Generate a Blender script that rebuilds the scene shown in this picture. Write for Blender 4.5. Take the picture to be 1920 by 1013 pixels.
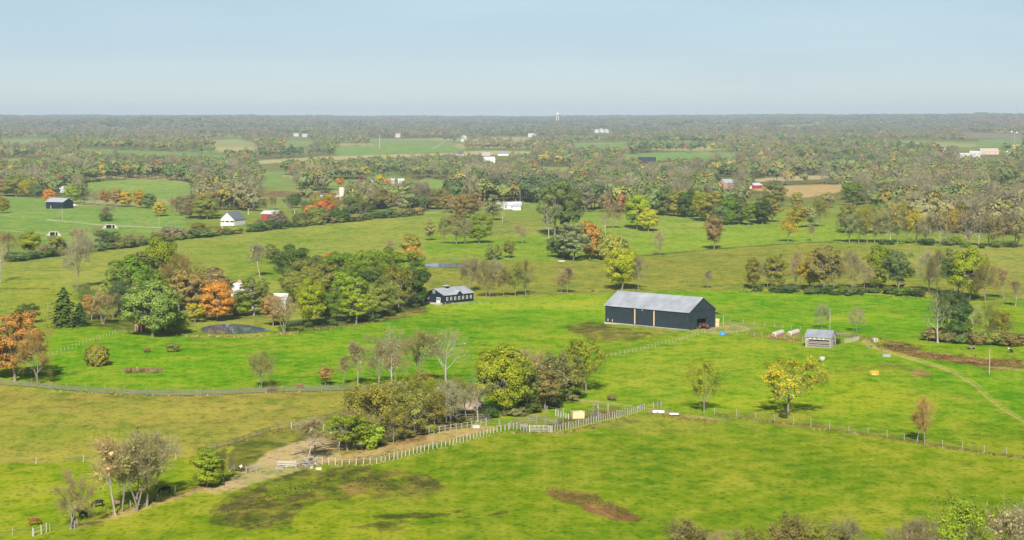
import bpy, math, random
import numpy as np

R = math.radians
# light and exposure balance
SKYR, SKYG, SKYB, SKYS, EXPO = 1.30, 1.08, 0.97, 0.07, 0.5
GK, TK, FK = 1.06, 0.88, 0.90                # how far ground and leaf albedos lie below their sunlit look
HAZE = 0.000066
# clear patches with far buildings standing in them (photo pixels)
CLEARINGS = [
 [(405,396),(470,396),(470,426),(405,426)], [(488,394),(532,394),(532,414),(488,414)], [(628,348),(652,348),(652,384),(628,384)],
 [(688,332),(775,332),(775,348),(688,348)], [(912,380),(985,380),(985,402),(912,402)], [(1340,332),(1390,332),(1390,356),(1340,356)],
 [(1398,338),(1432,338),(1432,354),(1398,354)], [(1192,290),(1236,290),(1236,308),(1192,308)], [(900,284),(960,284),(960,308),(900,308)],
 [(1108,240),(1145,240),(1145,250),(1108,250)], [(1790,282),(1885,282),(1885,300),(1790,300)], [(1888,282),(1905,282),(1905,300),(1888,300)],
 [(84,370),(150,370),(150,394),(84,394)], [(1760,276),(1778,276),(1778,296),(1760,296)], [(540,250),(582,250),(582,258),(540,258)],
 [(738,247),(755,247),(755,258),(738,258)], [(943,236),(957,236),(957,244),(943,244)], [(862,252),(880,252),(880,268),(862,268)],
 [(842,283),(875,283),(875,292),(842,292)], [(608,366),(632,366),(632,380),(608,380)], [(104,352),(132,352),(132,362),(104,362)],
]
scene = bpy.context.scene
for o in list(bpy.data.objects):
    bpy.data.objects.remove(o, do_unlink=True)

# ------------------------------------------------------------------ camera
F, CX, CY, HORIZ = 3650.0, 960.0, 506.5, 213.0      # photo pixels (1920 wide)
CAMZ = 65.0
PITCH = math.atan((CY - HORIZ) / F)
cam_d = bpy.data.cameras.new("camera")
cam = bpy.data.objects.new("camera", cam_d)
scene.collection.objects.link(cam)
cam_d.sensor_width = 36.0
cam_d.lens = 36.0 * F / 1920.0
cam_d.clip_start = 1.0
cam_d.clip_end = 60000.0
cam.location = (0, 0, CAMZ)
cam.rotation_euler = (R(90) - PITCH, 0, 0)
scene.camera = cam

# ------------------------------------------------------------------ sky + sun
SUN_EL, SUN_AZ = 34.0, 2.5        # shadows fall away from the camera, a touch to the right
world = bpy.data.worlds.new("World")
scene.world = world
world.use_nodes = True
nt = world.node_tree
nt.nodes.clear()
wo = nt.nodes.new("ShaderNodeOutputWorld")
bg = nt.nodes.new("ShaderNodeBackground")
sky = nt.nodes.new("ShaderNodeTexSky")
sky.sky_type = 'NISHITA'
sky.sun_disc = False
sky.sun_elevation = R(SUN_EL)
sky.sun_rotation = R(180 + SUN_AZ)
sky.altitude = 0
sky.air_density = 0.6
sky.dust_density = 0.3
sky.ozone_density = 4.0
tint = nt.nodes.new("ShaderNodeMix"); tint.data_type = 'RGBA'; tint.blend_type = 'MULTIPLY'
tint.inputs[0].default_value = 1.0
tint.inputs[7].default_value = (SKYR, SKYG, SKYB, 1)
nt.links.new(sky.outputs[0], tint.inputs[6])
wtc = nt.nodes.new("ShaderNodeTexCoord"); wmp = nt.nodes.new("ShaderNodeMapping"); wno = nt.nodes.new("ShaderNodeTexNoise")
wmp.inputs["Scale"].default_value = (3.0, 3.0, 22.0); wno.inputs["Scale"].default_value = 2.2; wno.inputs["Detail"].default_value = 5
wra = nt.nodes.new("ShaderNodeValToRGB"); wra.color_ramp.elements[0].position = 0.35; wra.color_ramp.elements[1].position = 0.7
wra.color_ramp.elements[0].color = (0.97, 0.975, 0.985, 1); wra.color_ramp.elements[1].color = (1.05, 1.035, 1.02, 1)
thin = nt.nodes.new("ShaderNodeMix"); thin.data_type = 'RGBA'; thin.blend_type = 'MULTIPLY'; thin.inputs[0].default_value = 1.0   # faint veils of high cloud
nt.links.new(wtc.outputs["Generated"], wmp.inputs[0]); nt.links.new(wmp.outputs[0], wno.inputs["Vector"]); nt.links.new(wno.outputs["Fac"], wra.inputs[0])
nt.links.new(tint.outputs[2], thin.inputs[6]); nt.links.new(wra.outputs[0], thin.inputs[7])
wsep = nt.nodes.new("ShaderNodeSeparateXYZ"); wmr = nt.nodes.new("ShaderNodeMapRange"); wmr.inputs[1].default_value = 0.0; wmr.inputs[2].default_value = 0.06
wr2 = nt.nodes.new("ShaderNodeValToRGB"); wr2.color_ramp.elements[0].position = 0.0; wr2.color_ramp.elements[1].position = 1.0
wr2.color_ramp.elements[0].color = (0.85, 0.92, 0.95, 1); wr2.color_ramp.elements[1].color = (0.96, 0.965, 0.88, 1)
e_ = wr2.color_ramp.elements.new(0.5); e_.color = (0.80, 0.86, 0.875, 1)
wev = nt.nodes.new("ShaderNodeMix"); wev.data_type = 'RGBA'; wev.blend_type = 'MULTIPLY'; wev.inputs[0].default_value = 1.0   # evens out the low sky
nt.links.new(wtc.outputs["Generated"], wsep.inputs[0]); nt.links.new(wsep.outputs["Z"], wmr.inputs[0]); nt.links.new(wmr.outputs[0], wr2.inputs[0])
nt.links.new(thin.outputs[2], wev.inputs[6]); nt.links.new(wr2.outputs[0], wev.inputs[7])
nt.links.new(wev.outputs[2], bg.inputs[0])
bg.inputs[1].default_value = SKYS
nt.links.new(bg.outputs[0], wo.inputs[0])
sun_d = bpy.data.lights.new("sun", 'SUN')
sun_d.energy = 4.5
sun_d.angle = R(0.5)
sun_d.color = (1.0, 0.95, 0.86)
sun = bpy.data.objects.new("sun", sun_d)
scene.collection.objects.link(sun)
sun.rotation_euler = (R(90 - SUN_EL), 0, R(-SUN_AZ))
sun.location = (0, -50, 200)
scene.view_settings.view_transform = 'Standard'
scene.view_settings.look = 'None'
scene.view_settings.gamma = 1.0
scene.view_settings.exposure = EXPO
scene.cycles.max_bounces = 5
scene.cycles.diffuse_bounces = 2
scene.cycles.glossy_bounces = 2
scene.cycles.transmission_bounces = 3
scene.cycles.volume_bounces = 0
scene.cycles.use_denoising = True

# ------------------------------------------------------------------ numbers
K = 1.25

def lin(c):
    c = c / 255.0
    return c / 12.92 if c <= 0.04045 else ((c + 0.055) / 1.055) ** 2.4

def col(r, g, b, k=None):
    k = K if k is None else k
    return (lin(r) / k, lin(g) / k, lin(b) / k, 1.0)

def hash2(ix, iy, seed):
    n = (ix * 374761393 + iy * 668265263 + seed * 2147483647) & 0xFFFFFFFF
    n = ((n ^ (n >> 13)) * 1274126177) & 0xFFFFFFFF
    return ((n ^ (n >> 16)) & 0xFFFFFF) / float(0xFFFFFF)

def vnoise(x, y, seed=0):
    x = np.asarray(x, dtype=np.float64); y = np.asarray(y, dtype=np.float64)
    ix = np.floor(x).astype(np.int64); iy = np.floor(y).astype(np.int64)
    fx = x - ix; fy = y - iy
    fx = fx * fx * (3 - 2 * fx); fy = fy * fy * (3 - 2 * fy)
    a = hash2(ix, iy, seed); b = hash2(ix + 1, iy, seed)
    c = hash2(ix, iy + 1, seed); d = hash2(ix + 1, iy + 1, seed)
    return ((a * (1 - fx) + b * fx) * (1 - fy) + (c * (1 - fx) + d * fx) * fy) * 2 - 1

def fbm(x, y, seed=0, octv=3):
    s = 0; a = 1.0; t = 0
    for k in range(octv):
        s = s + a * vnoise(x * 2 ** k, y * 2 ** k, seed + k * 17)
        t += a; a *= 0.5
    return s / t

def sstep(a, b, x):
    t = np.clip((x - a) / (b - a), 0, 1)
    return t * t * (3 - 2 * t)

FLAT = []                                   # (x, y, radius, z): level pads under buildings and ponds

def terrain(x, y):
    x = np.asarray(x, dtype=np.float64); y = np.asarray(y, dtype=np.float64)
    r = np.hypot(x, y)
    az = np.degrees(np.arctan2(x, y))
    z = 1.9 * vnoise(x / 105.0 + 3.1, y / 125.0 + 7.7, 5) + 0.25 * vnoise(x / 30.0, y / 38.0, 9)
    z = z + sstep(700, 1600, r) * (5.0 * vnoise(x / 400.0, y / 360.0, 21) + 1.4 * vnoise(x / 170.0, y / 160.0, 27))
    z = z + sstep(1800, 4200, r) * 9.5 * vnoise(x / 1100.0 + 0.4, y / 1000.0 + 0.2, 33)
    z = z + 32.0 * sstep(3500, 13500, r)
    z = z + 18 * np.exp(-((r - 9500) / 2200.0) ** 2) * sstep(3.0, 13.0, az)
    z = z + 6 * np.exp(-((r - 8200) / 1500.0) ** 2) * sstep(-2.0, -8.0, az)
    z = z + sstep(6000, 9000, r) * (5.0 * vnoise(x / 620.0, y / 900.0, 44) + 3.0 * vnoise(x / 210.0, y / 400.0, 46))
    z = z - 60.0 * sstep(14500, 18500, r)
    for (fx, fy, fr, fz) in FLAT:
        w = np.exp(-(((x - fx) ** 2 + (y - fy) ** 2) / fr ** 2) ** 2)
        z = z * (1 - w) + fz * w
    return z

cp, sp = math.cos(PITCH), math.sin(PITCH)

def project(x, y, z):
    dz = z - CAMZ
    depth = y * cp - dz * sp
    up = y * sp + dz * cp
    return CX + F * x / depth, CY - F * up / depth

RS = np.geomspace(170, 17500, 2600)

def ground(px, py):
    """where the line of sight of a photo point meets the terrain"""
    px = np.atleast_1d(np.asarray(px, float)); py = np.atleast_1d(np.asarray(py, float))
    a = (px - CX) / F; b = -(py - CY) / F
    dx = a; dy = cp + b * sp * 1.0; dz = -sp + b * cp
    h = np.hypot(dx, dy)
    ux, uy, uz = dx / h, dy / h, dz / h
    out = np.zeros((len(px), 3))
    for i0 in range(0, len(px), 2000):
        s = slice(i0, i0 + 2000)
        X = ux[s, None] * RS; Y = uy[s, None] * RS; Z = CAMZ + uz[s, None] * RS
        below = Z < terrain(X, Y)
        k = np.argmax(below, axis=1)
        k = np.where(below.any(axis=1), k, len(RS) - 1)
        k = np.clip(k, 1, None)
        n = np.arange(X.shape[0])
        t0 = RS[k - 1]; t1 = RS[k]
        for _ in range(12):
            tm = (t0 + t1) / 2
            xm = ux[s] * tm; ym = uy[s] * tm; zm = CAMZ + uz[s] * tm
            bl = zm < terrain(xm, ym)
            t1 = np.where(bl, tm, t1); t0 = np.where(bl, t0, tm)
        out[s, 0] = ux[s] * t1; out[s, 1] = uy[s] * t1
        out[s, 2] = terrain(out[s, 0], out[s, 1])
    return out

def G(px, py):
    return ground([px], [py])[0]

# level pads
FLAT += [(36.0 + 9, 589.0, 26, 0.0), (-20, 675, 16, 0.0), (-84.0, 585.0, 24, -0.3), (-21, 838, 34, -0.3)]

# ------------------------------------------------------------------ objects
C = scene.collection

def tag(o, label=None, cat=None, group=None, kind=None):
    if label: o["label"] = label
    if cat: o["category"] = cat
    if group: o["group"] = group
    if kind: o["kind"] = kind
    return o

def empty(name, loc, rz=0.0, label=None, cat=None, group=None):
    o = bpy.data.objects.new(name, None)
    C.objects.link(o)
    o.location = loc; o.rotation_euler = (0, 0, rz)
    o.empty_display_size = 0.5
    return tag(o, label, cat, group)

def link(name, me, parent=None, color=None):
    o = bpy.data.objects.new(name, me)
    C.objects.link(o)
    if parent is not None: o.parent = parent
    if color is not None: o.color = color
    return o

def np_mesh(name, V, Q, mat, tints=None, smooth=False):
    """mesh from vertex array and quad array"""
    me = bpy.data.meshes.new(name)
    V = np.asarray(V, dtype=np.float32); Q = np.asarray(Q, dtype=np.int32)
    me.vertices.add(len(V)); me.vertices.foreach_set("co", V.ravel())
    k = Q.shape[1]
    me.loops.add(Q.size); me.loops.foreach_set("vertex_index", Q.ravel())
    me.polygons.add(len(Q))
    me.polygons.foreach_set("loop_start", np.arange(len(Q), dtype=np.int32) * k)
    me.polygons.foreach_set("loop_total", np.full(len(Q), k, dtype=np.int32))
    if smooth: me.polygons.foreach_set("use_smooth", np.ones(len(Q), dtype=bool))
    if tints is not None:
        at = me.color_attributes.new("tint", 'FLOAT_COLOR', 'POINT')
        at.data.foreach_set("color", np.asarray(tints, dtype=np.float32).ravel())
    me.update(calc_edges=True)
    me.materials.append(mat)
    return me

class MB:
    """collects boxes, panels and tubes into one mesh"""
    def __init__(s): s.v = []; s.f = []
    def add(s, vs, fs):
        n = len(s.v); s.v += [tuple(v) for v in vs]; s.f += [tuple(i + n for i in f) for f in fs]
    def box(s, x0, x1, y0, y1, z0, z1):
        s.add([(x0,y0,z0),(x1,y0,z0),(x1,y1,z0),(x0,y1,z0),(x0,y0,z1),(x1,y0,z1),(x1,y1,z1),(x0,y1,z1)],
              [(0,3,2,1),(4,5,6,7),(0,1,5,4),(1,2,6,5),(2,3,7,6),(3,0,4,7)])
        return s
    def bar(s, p, q, w, h=None):
        """box beam from p to q, w wide and h deep"""
        h = h or w
        p = np.array(p, float); q = np.array(q, float)
        d = q - p; L = np.linalg.norm(d); d = d / max(L, 1e-6)
        up = np.array([0, 0, 1.0]) if abs(d[2]) < 0.95 else np.array([0, 1.0, 0])
        a = np.cross(d, up); a /= np.linalg.norm(a); b = np.cross(a, d)
        vs = []
        for e in (p, q):
            for (i, j) in ((-1,-1),(1,-1),(1,1),(-1,1)):
                vs.append(e + a * i * w / 2 + b * j * h / 2)
        s.add(vs, [(0,3,2,1),(4,5,6,7),(0,1,5,4),(1,2,6,5),(2,3,7,6),(3,0,4,7)])
        return s
    def tube(s, pts, rad, n=8, cap=True):
        rings = []
        pts = [np.array(p, float) for p in pts]
        m = len(pts)
        base = len(s.v)
        for i, p in enumerate(pts):
            d = pts[min(i + 1, m - 1)] - pts[max(i - 1, 0)]
            d = d / max(np.linalg.norm(d), 1e-6)
            up = np.array([0, 0, 1.0]) if abs(d[2]) < 0.9 else np.array([0, 1.0, 0])
            a = np.cross(d, up); a /= np.linalg.norm(a); b = np.cross(a, d)
            r = rad[i] if hasattr(rad, '__len__') else rad
            ra, rb = r if hasattr(r, '__len__') else (r, r)
            for k in range(n):
                t = 2 * math.pi * k / n
                s.v.append(tuple(p + a * ra * math.cos(t) + b * rb * math.sin(t)))
        for i in range(m - 1):
            for k in range(n):
                a0 = base + i * n + k; a1 = base + i * n + (k + 1) % n
                s.f.append((a0, a1, a1 + n, a0 + n))
        if cap:
            s.f.append(tuple(base + k for k in range(n))[::-1])
            s.f.append(tuple(base + (m - 1) * n + k for k in range(n)))
        return s
    def mesh(s, name, mat, smooth=False):
        me = bpy.data.meshes.new(name)
        me.from_pydata(s.v, [], s.f)
        me.update()
        if smooth:
            for p in me.polygons: p.use_smooth = True
        me.materials.append(mat)
        return me
    def build(s, name, mat, parent=None, smooth=False):
        return link(name, s.mesh(name, mat, smooth), parent)

# ------------------------------------------------------------------ materials
def newmat(name):
    m = bpy.data.materials.new(name); m.use_nodes = True
    m.node_tree.nodes.clear()
    return m, m.node_tree.nodes, m.node_tree.links

def paint(name, c, rough=0.7, var=0.15, scale=(1, 1, 1), nscale=1.5, spec=0.25, metal=0.0, bump=0.0, c2=None):
    """weathered painted or plain surface: noise stretched by scale between two tones"""
    m, N, L = newmat(name)
    out = N.new("ShaderNodeOutputMaterial"); b = N.new("ShaderNodeBsdfPrincipled")
    tc = N.new("ShaderNodeTexCoord"); mp = N.new("ShaderNodeMapping"); no = N.new("ShaderNodeTexNoise")
    ra = N.new("ShaderNodeValToRGB")
    mp.inputs["Scale"].default_value = scale
    no.inputs["Scale"].default_value = nscale; no.inputs["Detail"].default_value = 5
    no.inputs["Roughness"].default_value = 0.65
    lo = tuple(v * (1 - var) for v in c[:3]) + (1,)
    hi = tuple(min(1, v * (1 + var)) for v in c[:3]) + (1,)
    ra.color_ramp.elements[0].position = 0.3; ra.color_ramp.elements[1].position = 0.7
    ra.color_ramp.elements[0].color = lo; ra.color_ramp.elements[1].color = c2 or hi
    L.new(tc.outputs["Object"], mp.inputs[0]); L.new(mp.outputs[0], no.inputs["Vector"])
    L.new(no.outputs["Fac"], ra.inputs[0]); L.new(ra.outputs[0], b.inputs["Base Color"])
    b.inputs["Roughness"].default_value = rough; b.inputs["Metallic"].default_value = metal
    b.inputs["Specular IOR Level"].default_value = spec
    if bump:
        bu = N.new("ShaderNodeBump"); bu.inputs["Strength"].default_value = bump; bu.inputs["Distance"].default_value = 0.05
        L.new(no.outputs["Fac"], bu.inputs["Height"]); L.new(bu.outputs[0], b.inputs["Normal"])
    L.new(b.outputs[0], out.inputs[0])
    return m

def leafmat(name, far=False):
    m, N, L = newmat(name)
    out = N.new("ShaderNodeOutputMaterial")
    at = N.new("ShaderNodeAttribute"); at.attribute_name = "tint"
    mul = N.new("ShaderNodeMix"); mul.data_type = 'RGBA'; mul.blend_type = 'MULTIPLY'; mul.inputs[0].default_value = 1
    if far:
        oc = N.new("ShaderNodeAttribute"); oc.attribute_type = 'INSTANCER'; oc.attribute_name = "tc"
        L.new(oc.outputs["Color"], mul.inputs[6])
    else:
        oc = N.new("ShaderNodeObjectInfo")
        L.new(oc.outputs["Color"], mul.inputs[6])
    L.new(at.outputs["Color"], mul.inputs[7])
    d = N.new("ShaderNodeBsdfDiffuse"); t = N.new("ShaderNodeBsdfTranslucent")
    mx = N.new("ShaderNodeMixShader"); mx.inputs[0].default_value = 0.15
    L.new(mul.outputs[2], d.inputs[0]); L.new(mul.outputs[2], t.inputs[0])
    L.new(d.outputs[0], mx.inputs[1]); L.new(t.outputs[0], mx.inputs[2])
    L.new(mx.outputs[0], out.inputs[0])
    return m

M_leaf = leafmat("leaves")
M_leaf_far = leafmat("leaves_far", True)
M_bark = paint("bark_grey", (0.24, 0.21, 0.165, 1), 0.9, 0.35, (1, 1, 0.2), 3, 0.1)
M_barkd = paint("bark_dark", (0.13, 0.11, 0.085, 1), 0.9, 0.35, (1, 1, 0.2), 3, 0.1)
M_barkw = paint("bark_white", (0.36, 0.33, 0.27, 1), 0.8, 0.3, (1, 1, 0.3), 2, 0.15)

M_dead = paint("dead_wood", (0.38, 0.35, 0.29, 1), 0.8, 0.25, (1, 1, 0.3), 2, 0.15)

# ------------------------------------------------------------------ tree shapes
def tubes(segs, sides):
    """segs: array n x 8 (p0, p1, r0, r1) -> verts, quads"""
    S = np.asarray(segs, float)
    p0, p1, r0, r1 = S[:, 0:3], S[:, 3:6], S[:, 6], S[:, 7]
    d = p1 - p0; d /= np.maximum(np.linalg.norm(d, axis=1, keepdims=True), 1e-6)
    up = np.where(np.abs(d[:, 2:3]) < 0.9, np.array([[0, 0, 1.0]]), np.array([[1.0, 0, 0]]))
    a = np.cross(d, up); a /= np.linalg.norm(a, axis=1, keepdims=True); b = np.cross(a, d)
    th = np.arange(sides) * 2 * math.pi / sides
    ring = a[:, None] * np.cos(th)[None, :, None] + b[:, None] * np.sin(th)[None, :, None]
    v0 = p0[:, None] + ring * r0[:, None, None]; v1 = p1[:, None] + ring * r1[:, None, None]
    V = np.concatenate([v0, v1], axis=1).reshape(-1, 3)
    n = len(S); base = (np.arange(n) * 2 * sides)[:, None]
    k = np.arange(sides); k2 = (k + 1) % sides
    Q = np.stack([base + k, base + k2, base + k2 + sides, base + k + sides], axis=2).reshape(-1, 4)
    return V, Q

def quads(P, Nrm, size, rng, aspect=1.3):
    """leaf-clump faces centred on P, facing about Nrm"""
    n = len(P)
    Nrm = Nrm / np.maximum(np.linalg.norm(Nrm, axis=1, keepdims=True), 1e-6)
    t = rng.normal(size=(n, 3)); a = np.cross(Nrm, t); a /= np.maximum(np.linalg.norm(a, axis=1, keepdims=True), 1e-6)
    b = np.cross(Nrm, a)
    s = np.asarray(size).reshape(-1, 1) * (0.6 + 0.8 * rng.random((n, 1)))
    c1 = P + a * s * aspect * (0.7 + 0.5 * rng.random((n, 1)))
    c2 = P + b * s * (0.6 + 0.6 * rng.random((n, 1)))
    c3 = P - a * s * aspect * (0.7 + 0.5 * rng.random((n, 1)))
    c4 = P - b * s * (0.6 + 0.6 * rng.random((n, 1)))
    V = np.stack([c1, c2, c3, c4], axis=1).reshape(-1, 3)
    Q = np.arange(n * 4).reshape(n, 4)
    return V, Q

def tints(n, rng, hue=0.08, val=0.27, rep=4, pos=None):
    v = 1 + val * rng.normal(size=n) * 0.7
    h = rng.normal(size=n) * hue
    if pos is not None:                       # patches of yellower leaves through the crown
        g = vnoise(pos[:, 0] / 1.7 + 5, pos[:, 2] / 1.7 + pos[:, 1] / 2.1, 3)
        h = h + g * hue * 1.3; v = v * (1 + 0.10 * g)
    c = np.stack([v * (1 + h), v * (1 + 0.25 * h), v * (1 - 0.8 * h), np.ones(n)], axis=1)
    return np.repeat(np.clip(c, 0.15, 2.2), rep, axis=0)

def skeleton(rng, H, spread=0.35, trunk_top=0.75, limb_lo=0.25, nl=9, up=0.55, lev=3, kids=4, lean=0.0, r0=None, forks=1):
    """recursive branching: list of segments with level; returns segs by level and twig ends"""
    segs = []; ends = []
    r0 = r0 or H * 0.021
    def grow(p, d, L, r, level, nseg=3):
        d = d / np.linalg.norm(d)
        pts = [p]
        for i in range(nseg):
            d = d + rng.normal(size=3) * 0.13 + np.array([0, 0, 0.06])
            d = d / np.linalg.norm(d)
            p2 = pts[-1] + d * L / nseg
            segs.append((level, pts[-1], p2, r * (1 - i / nseg * 0.65), r * (1 - (i + 1) / nseg * 0.65)))
            pts.append(p2)
        if level >= lev:
            ends.append((pts[-1], d)); ends.append((pts[-2], d)); return
        for k in range(kids):
            t = 0.35 + 0.65 * (k + rng.random()) / kids
            i = min(int(t * nseg), nseg - 1)
            q = pts[i] + (pts[i + 1] - pts[i]) * (t * nseg - i)
            dd = d + rng.normal(size=3) * 0.62 + np.array([0, 0, 0.12])
            grow(q, dd, L * (0.5 + 0.22 * rng.random()), r * 0.42, level + 1, 2 if level > 1 else 3)
    for f in range(forks):
        p = np.array([0.0, 0.0, -0.4]) + (rng.normal(size=3) * np.array([0.35, 0.35, 0]) if forks > 1 else 0)
        d = np.array([lean + rng.normal() * 0.04, rng.normal() * 0.04, 1.0])
        if forks > 1: d[:2] += rng.normal(size=2) * 0.16
        nt_ = 8; pts = [p]; top = H * trunk_top * (1 if forks == 1 else 0.8 + 0.3 * rng.random())
        for i in range(nt_):
            d = d + rng.normal(size=3) * 0.05; d /= np.linalg.norm(d)
            p2 = pts[-1] + d * top / nt_
            rr0 = r0 * (1.35 if i == 0 else 1) * (1 - i / nt_ * 0.75); rr1 = r0 * (1 - (i + 1) / nt_ * 0.75)
            segs.append((0, pts[-1], p2, rr0, rr1)); pts.append(p2)
        for k in range(nl // forks + 1):
            t = limb_lo / trunk_top + (1 - limb_lo / trunk_top) * (k + 0.6 * rng.random()) / (nl // forks + 1)
            t = min(t, 0.99); i = min(int(t * nt_), nt_ - 1)
            q = pts[i] + (pts[i + 1] - pts[i]) * (t * nt_ - i)
            th = k * 2.4 + rng.random() * 1.2
            Lh = H * spread * (1.15 - 0.55 * abs(t - 0.55) * 1.4) * (0.75 + 0.5 * rng.random())
            dd = np.array([math.cos(th), math.sin(th), up + 0.75 * t * up])
            grow(q, dd, Lh, r0 * (1 - t * 0.7) * 0.55, 1)
        grow(pts[-1], d, H * (1 - trunk_top) * 0.9, r0 * 0.25, 1)
    return segs, ends

def seg_arr(segs, lo, hi):
    a = [np.concatenate([s[1], s[2], [s[3], s[4]]]) for s in segs if lo <= s[0] <= hi]
    return np.array(a)

def twig_faces(rng, ends, n, L, w):
    """thin ribbons standing for twigs round the branch ends"""
    E = np.array([e[0] for e in ends]); D = np.array([e[1] for e in ends])
    i = rng.integers(0, len(E), n)
    d = D[i] + rng.normal(size=(n, 3)) * 0.75 + np.array([0, 0, 0.25]); d /= np.linalg.norm(d, axis=1, keepdims=True)
    p = E[i] + rng.normal(size=(n, 3)) * L * 0.25
    q = p + d * L * (0.5 + 0.8 * rng.random((n, 1)))
    s = np.cross(d, rng.normal(size=(n, 3))); s /= np.maximum(np.linalg.norm(s, axis=1, keepdims=True), 1e-6)
    V = np.stack([p - s * w, p + s * w, q + s * w * 0.4, q - s * w * 0.4], axis=1).reshape(-1, 3)
    return V, np.arange(n * 4).reshape(n, 4)

def merge(parts):
    V = []; Q = []; n = 0
    for v, q in parts:
        V.append(v); Q.append(q + n); n += len(v)
    return np.concatenate(V), np.concatenate(Q)

SHAPES = {}
def shape(kind, crownV, crownQ, tint, trunkV, trunkQ, bark):
    SHAPES.setdefault(kind, []).append((np_mesh(kind + "_crown", crownV, crownQ, M_leaf, tint),
                                        np_mesh(kind + "_trunk", trunkV, trunkQ, bark, smooth=True),
                                        float(crownV[:, 2].max()),
                                        float(np.percentile(crownV[:, 0], 98) - np.percentile(crownV[:, 0], 2))))

def lobed_tree(kind, seed, H=15.0, rx=0.42, zc=0.54, rz=0.44, nlobe=30, nleaf=4600, lr=(0.05, 0.12), leaf=0.27, gap=0.0, bark=None, trunk_r=None, forks=1, twigs=500, shell=(0.45, 0.9)):
    rng = np.random.default_rng(seed)
    segs, ends = skeleton(rng, H, spread=rx * 0.72, trunk_top=0.66, limb_lo=0.22, nl=10, up=0.6, lev=2, kids=3, forks=forks, r0=trunk_r)
    u = rng.normal(size=(nlobe, 3)); u /= np.linalg.norm(u, axis=1, keepdims=True)
    u[:, 2] = np.where(u[:, 2] < -0.85, -0.85, u[:, 2])
    rr = shell[0] + (shell[1] - shell[0]) * rng.random((nlobe, 1)) ** 0.6
    skew = 1 + 0.18 * np.sin(np.arctan2(u[:, 1], u[:, 0]) * 2 + seed)[:, None]
    Cn = u * rr * np.array([rx * H, rx * H, rz * H]) * np.concatenate([skew, skew, np.ones_like(skew)], axis=1)
    Cn[:, 2] += zc * H
    Lr = H * (lr[0] + (lr[1] - lr[0]) * rng.random(nlobe))
    pr = Lr ** 2 / np.sum(Lr ** 2)
    i = rng.choice(nlobe, nleaf, p=pr)
    w = rng.normal(size=(nleaf, 3)); w /= np.linalg.norm(w, axis=1, keepdims=True)
    w[:, 2] = np.abs(w[:, 2]) * np.where(rng.random(nleaf) < 0.72, 1, -1)
    rad = (0.55 + 0.55 * rng.random((nleaf, 1)) ** 0.5)
    P = Cn[i] + w * rad * Lr[i][:, None] * np.array([1.12, 1.12, 0.78])
    Nn = w + (P - np.array([0, 0, zc * H])) / (H * 0.6) + rng.normal(size=(nleaf, 3)) * 0.4
    V, Q = quads(P, Nn, leaf, rng)
    ti = tints(nleaf, rng, pos=P)
    tV, tQ = tubes(seg_arr(segs, 0, 2), 6)
    # limbs out to the clumps
    L2 = []
    for k in range(0, nlobe, 2):
        z0 = H * (0.25 + 0.3 * rng.random()); a = np.array([0, 0, z0]); c = Cn[k]; m_ = (a + c) / 2 + np.array([0, 0, -0.03 * H])
        r = H * 0.007
        L2 += [np.concatenate([a, m_, [r * 1.3, r]]), np.concatenate([m_, c, [r, r * 0.4]])]
    v2, q2 = tubes(np.array(L2), 5)
    tV, tQ = merge([(tV, tQ), (v2, q2)])
    shape(kind, V, Q, ti, tV, tQ, bark or M_bark)

def branchy_tree(kind, seed, H=15.0, spread=0.33, nleaf=1300, leaf=0.26, ntwig=2600, twl=1.1, bark=None, forks=1, lean=0.0, up=0.6, top=0.75, lo=0.25, nl=10, r0=None, tw=0.03, kids=4):
    rng = np.random.default_rng(seed)
    segs, ends = skeleton(rng, H, spread=spread, trunk_top=top, limb_lo=lo, nl=nl, up=up, lev=3, kids=kids, lean=lean, r0=r0, forks=forks)
    parts = []; T = []
    if ntwig:
        v, q = twig_faces(rng, ends, ntwig, twl, tw); parts.append((v, q))
        T.append(np.tile(np.array([[1, 1, 1, 1.0]]), (ntwig * 4, 1)) * (0.8 + 0.4 * np.repeat(rng.random((ntwig, 1)), 4, axis=0)))
    if nleaf:
        E = np.array([e[0] for e in ends]); i = rng.integers(0, len(E), nleaf)
        P = E[i] + rng.normal(size=(nleaf, 3)) * H * (0.022 if kind == 'open' else 0.035)
        v, q = quads(P, (P - np.array([0, 0, H * 0.5])) / (H * 0.3) + rng.normal(size=(nleaf, 3)) * 0.5, leaf, rng); parts.append((v, q))
        T.append(tints(nleaf, rng, pos=P))
    V, Q = merge(parts)
    a = tubes(seg_arr(segs, 0, 1), 6); b = tubes(seg_arr(segs, 2, 3), 4)
    tV, tQ = merge([a, b])
    shape(kind, V, Q, np.concatenate(T), tV, tQ, bark or M_bark)

for s in (1, 2, 3): lobed_tree("oak", s, nlobe=90, nleaf=17000, leaf=0.175, shell=(0.5, 0.98))
for s in (4, 5, 6): lobed_tree("tall", s, rx=0.28, rz=0.47, zc=0.52, nlobe=80, nleaf=13500, leaf=0.175, lr=(0.045, 0.10), shell=(0.35, 1.0))
for s in (7, 8, 9): lobed_tree("airy", s, rx=0.37, rz=0.42, zc=0.57, nlobe=84, nleaf=9000, lr=(0.035, 0.085), leaf=0.16, shell=(0.3, 1.0), bark=M_barkd if s == 8 else M_bark)
for s in (10, 11, 12): branchy_tree("sparse", s, nleaf=3200, ntwig=2200, leaf=0.2)
for s in (41, 42, 43): branchy_tree("open", s, spread=0.38, nleaf=4400, leaf=0.165, ntwig=900, twl=0.8, up=0.5, lo=0.2, nl=12)
for s in (13, 14, 15, 16): branchy_tree("bare", s, spread=0.32, nleaf=420, ntwig=4200, leaf=0.2, twl=1.4, tw=0.026, forks=2 if s == 15 else 1)
for s in (17, 18): branchy_tree("wide", s, spread=0.42, nleaf=900, ntwig=5200, forks=3, twl=1.5, up=0.8)
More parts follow.
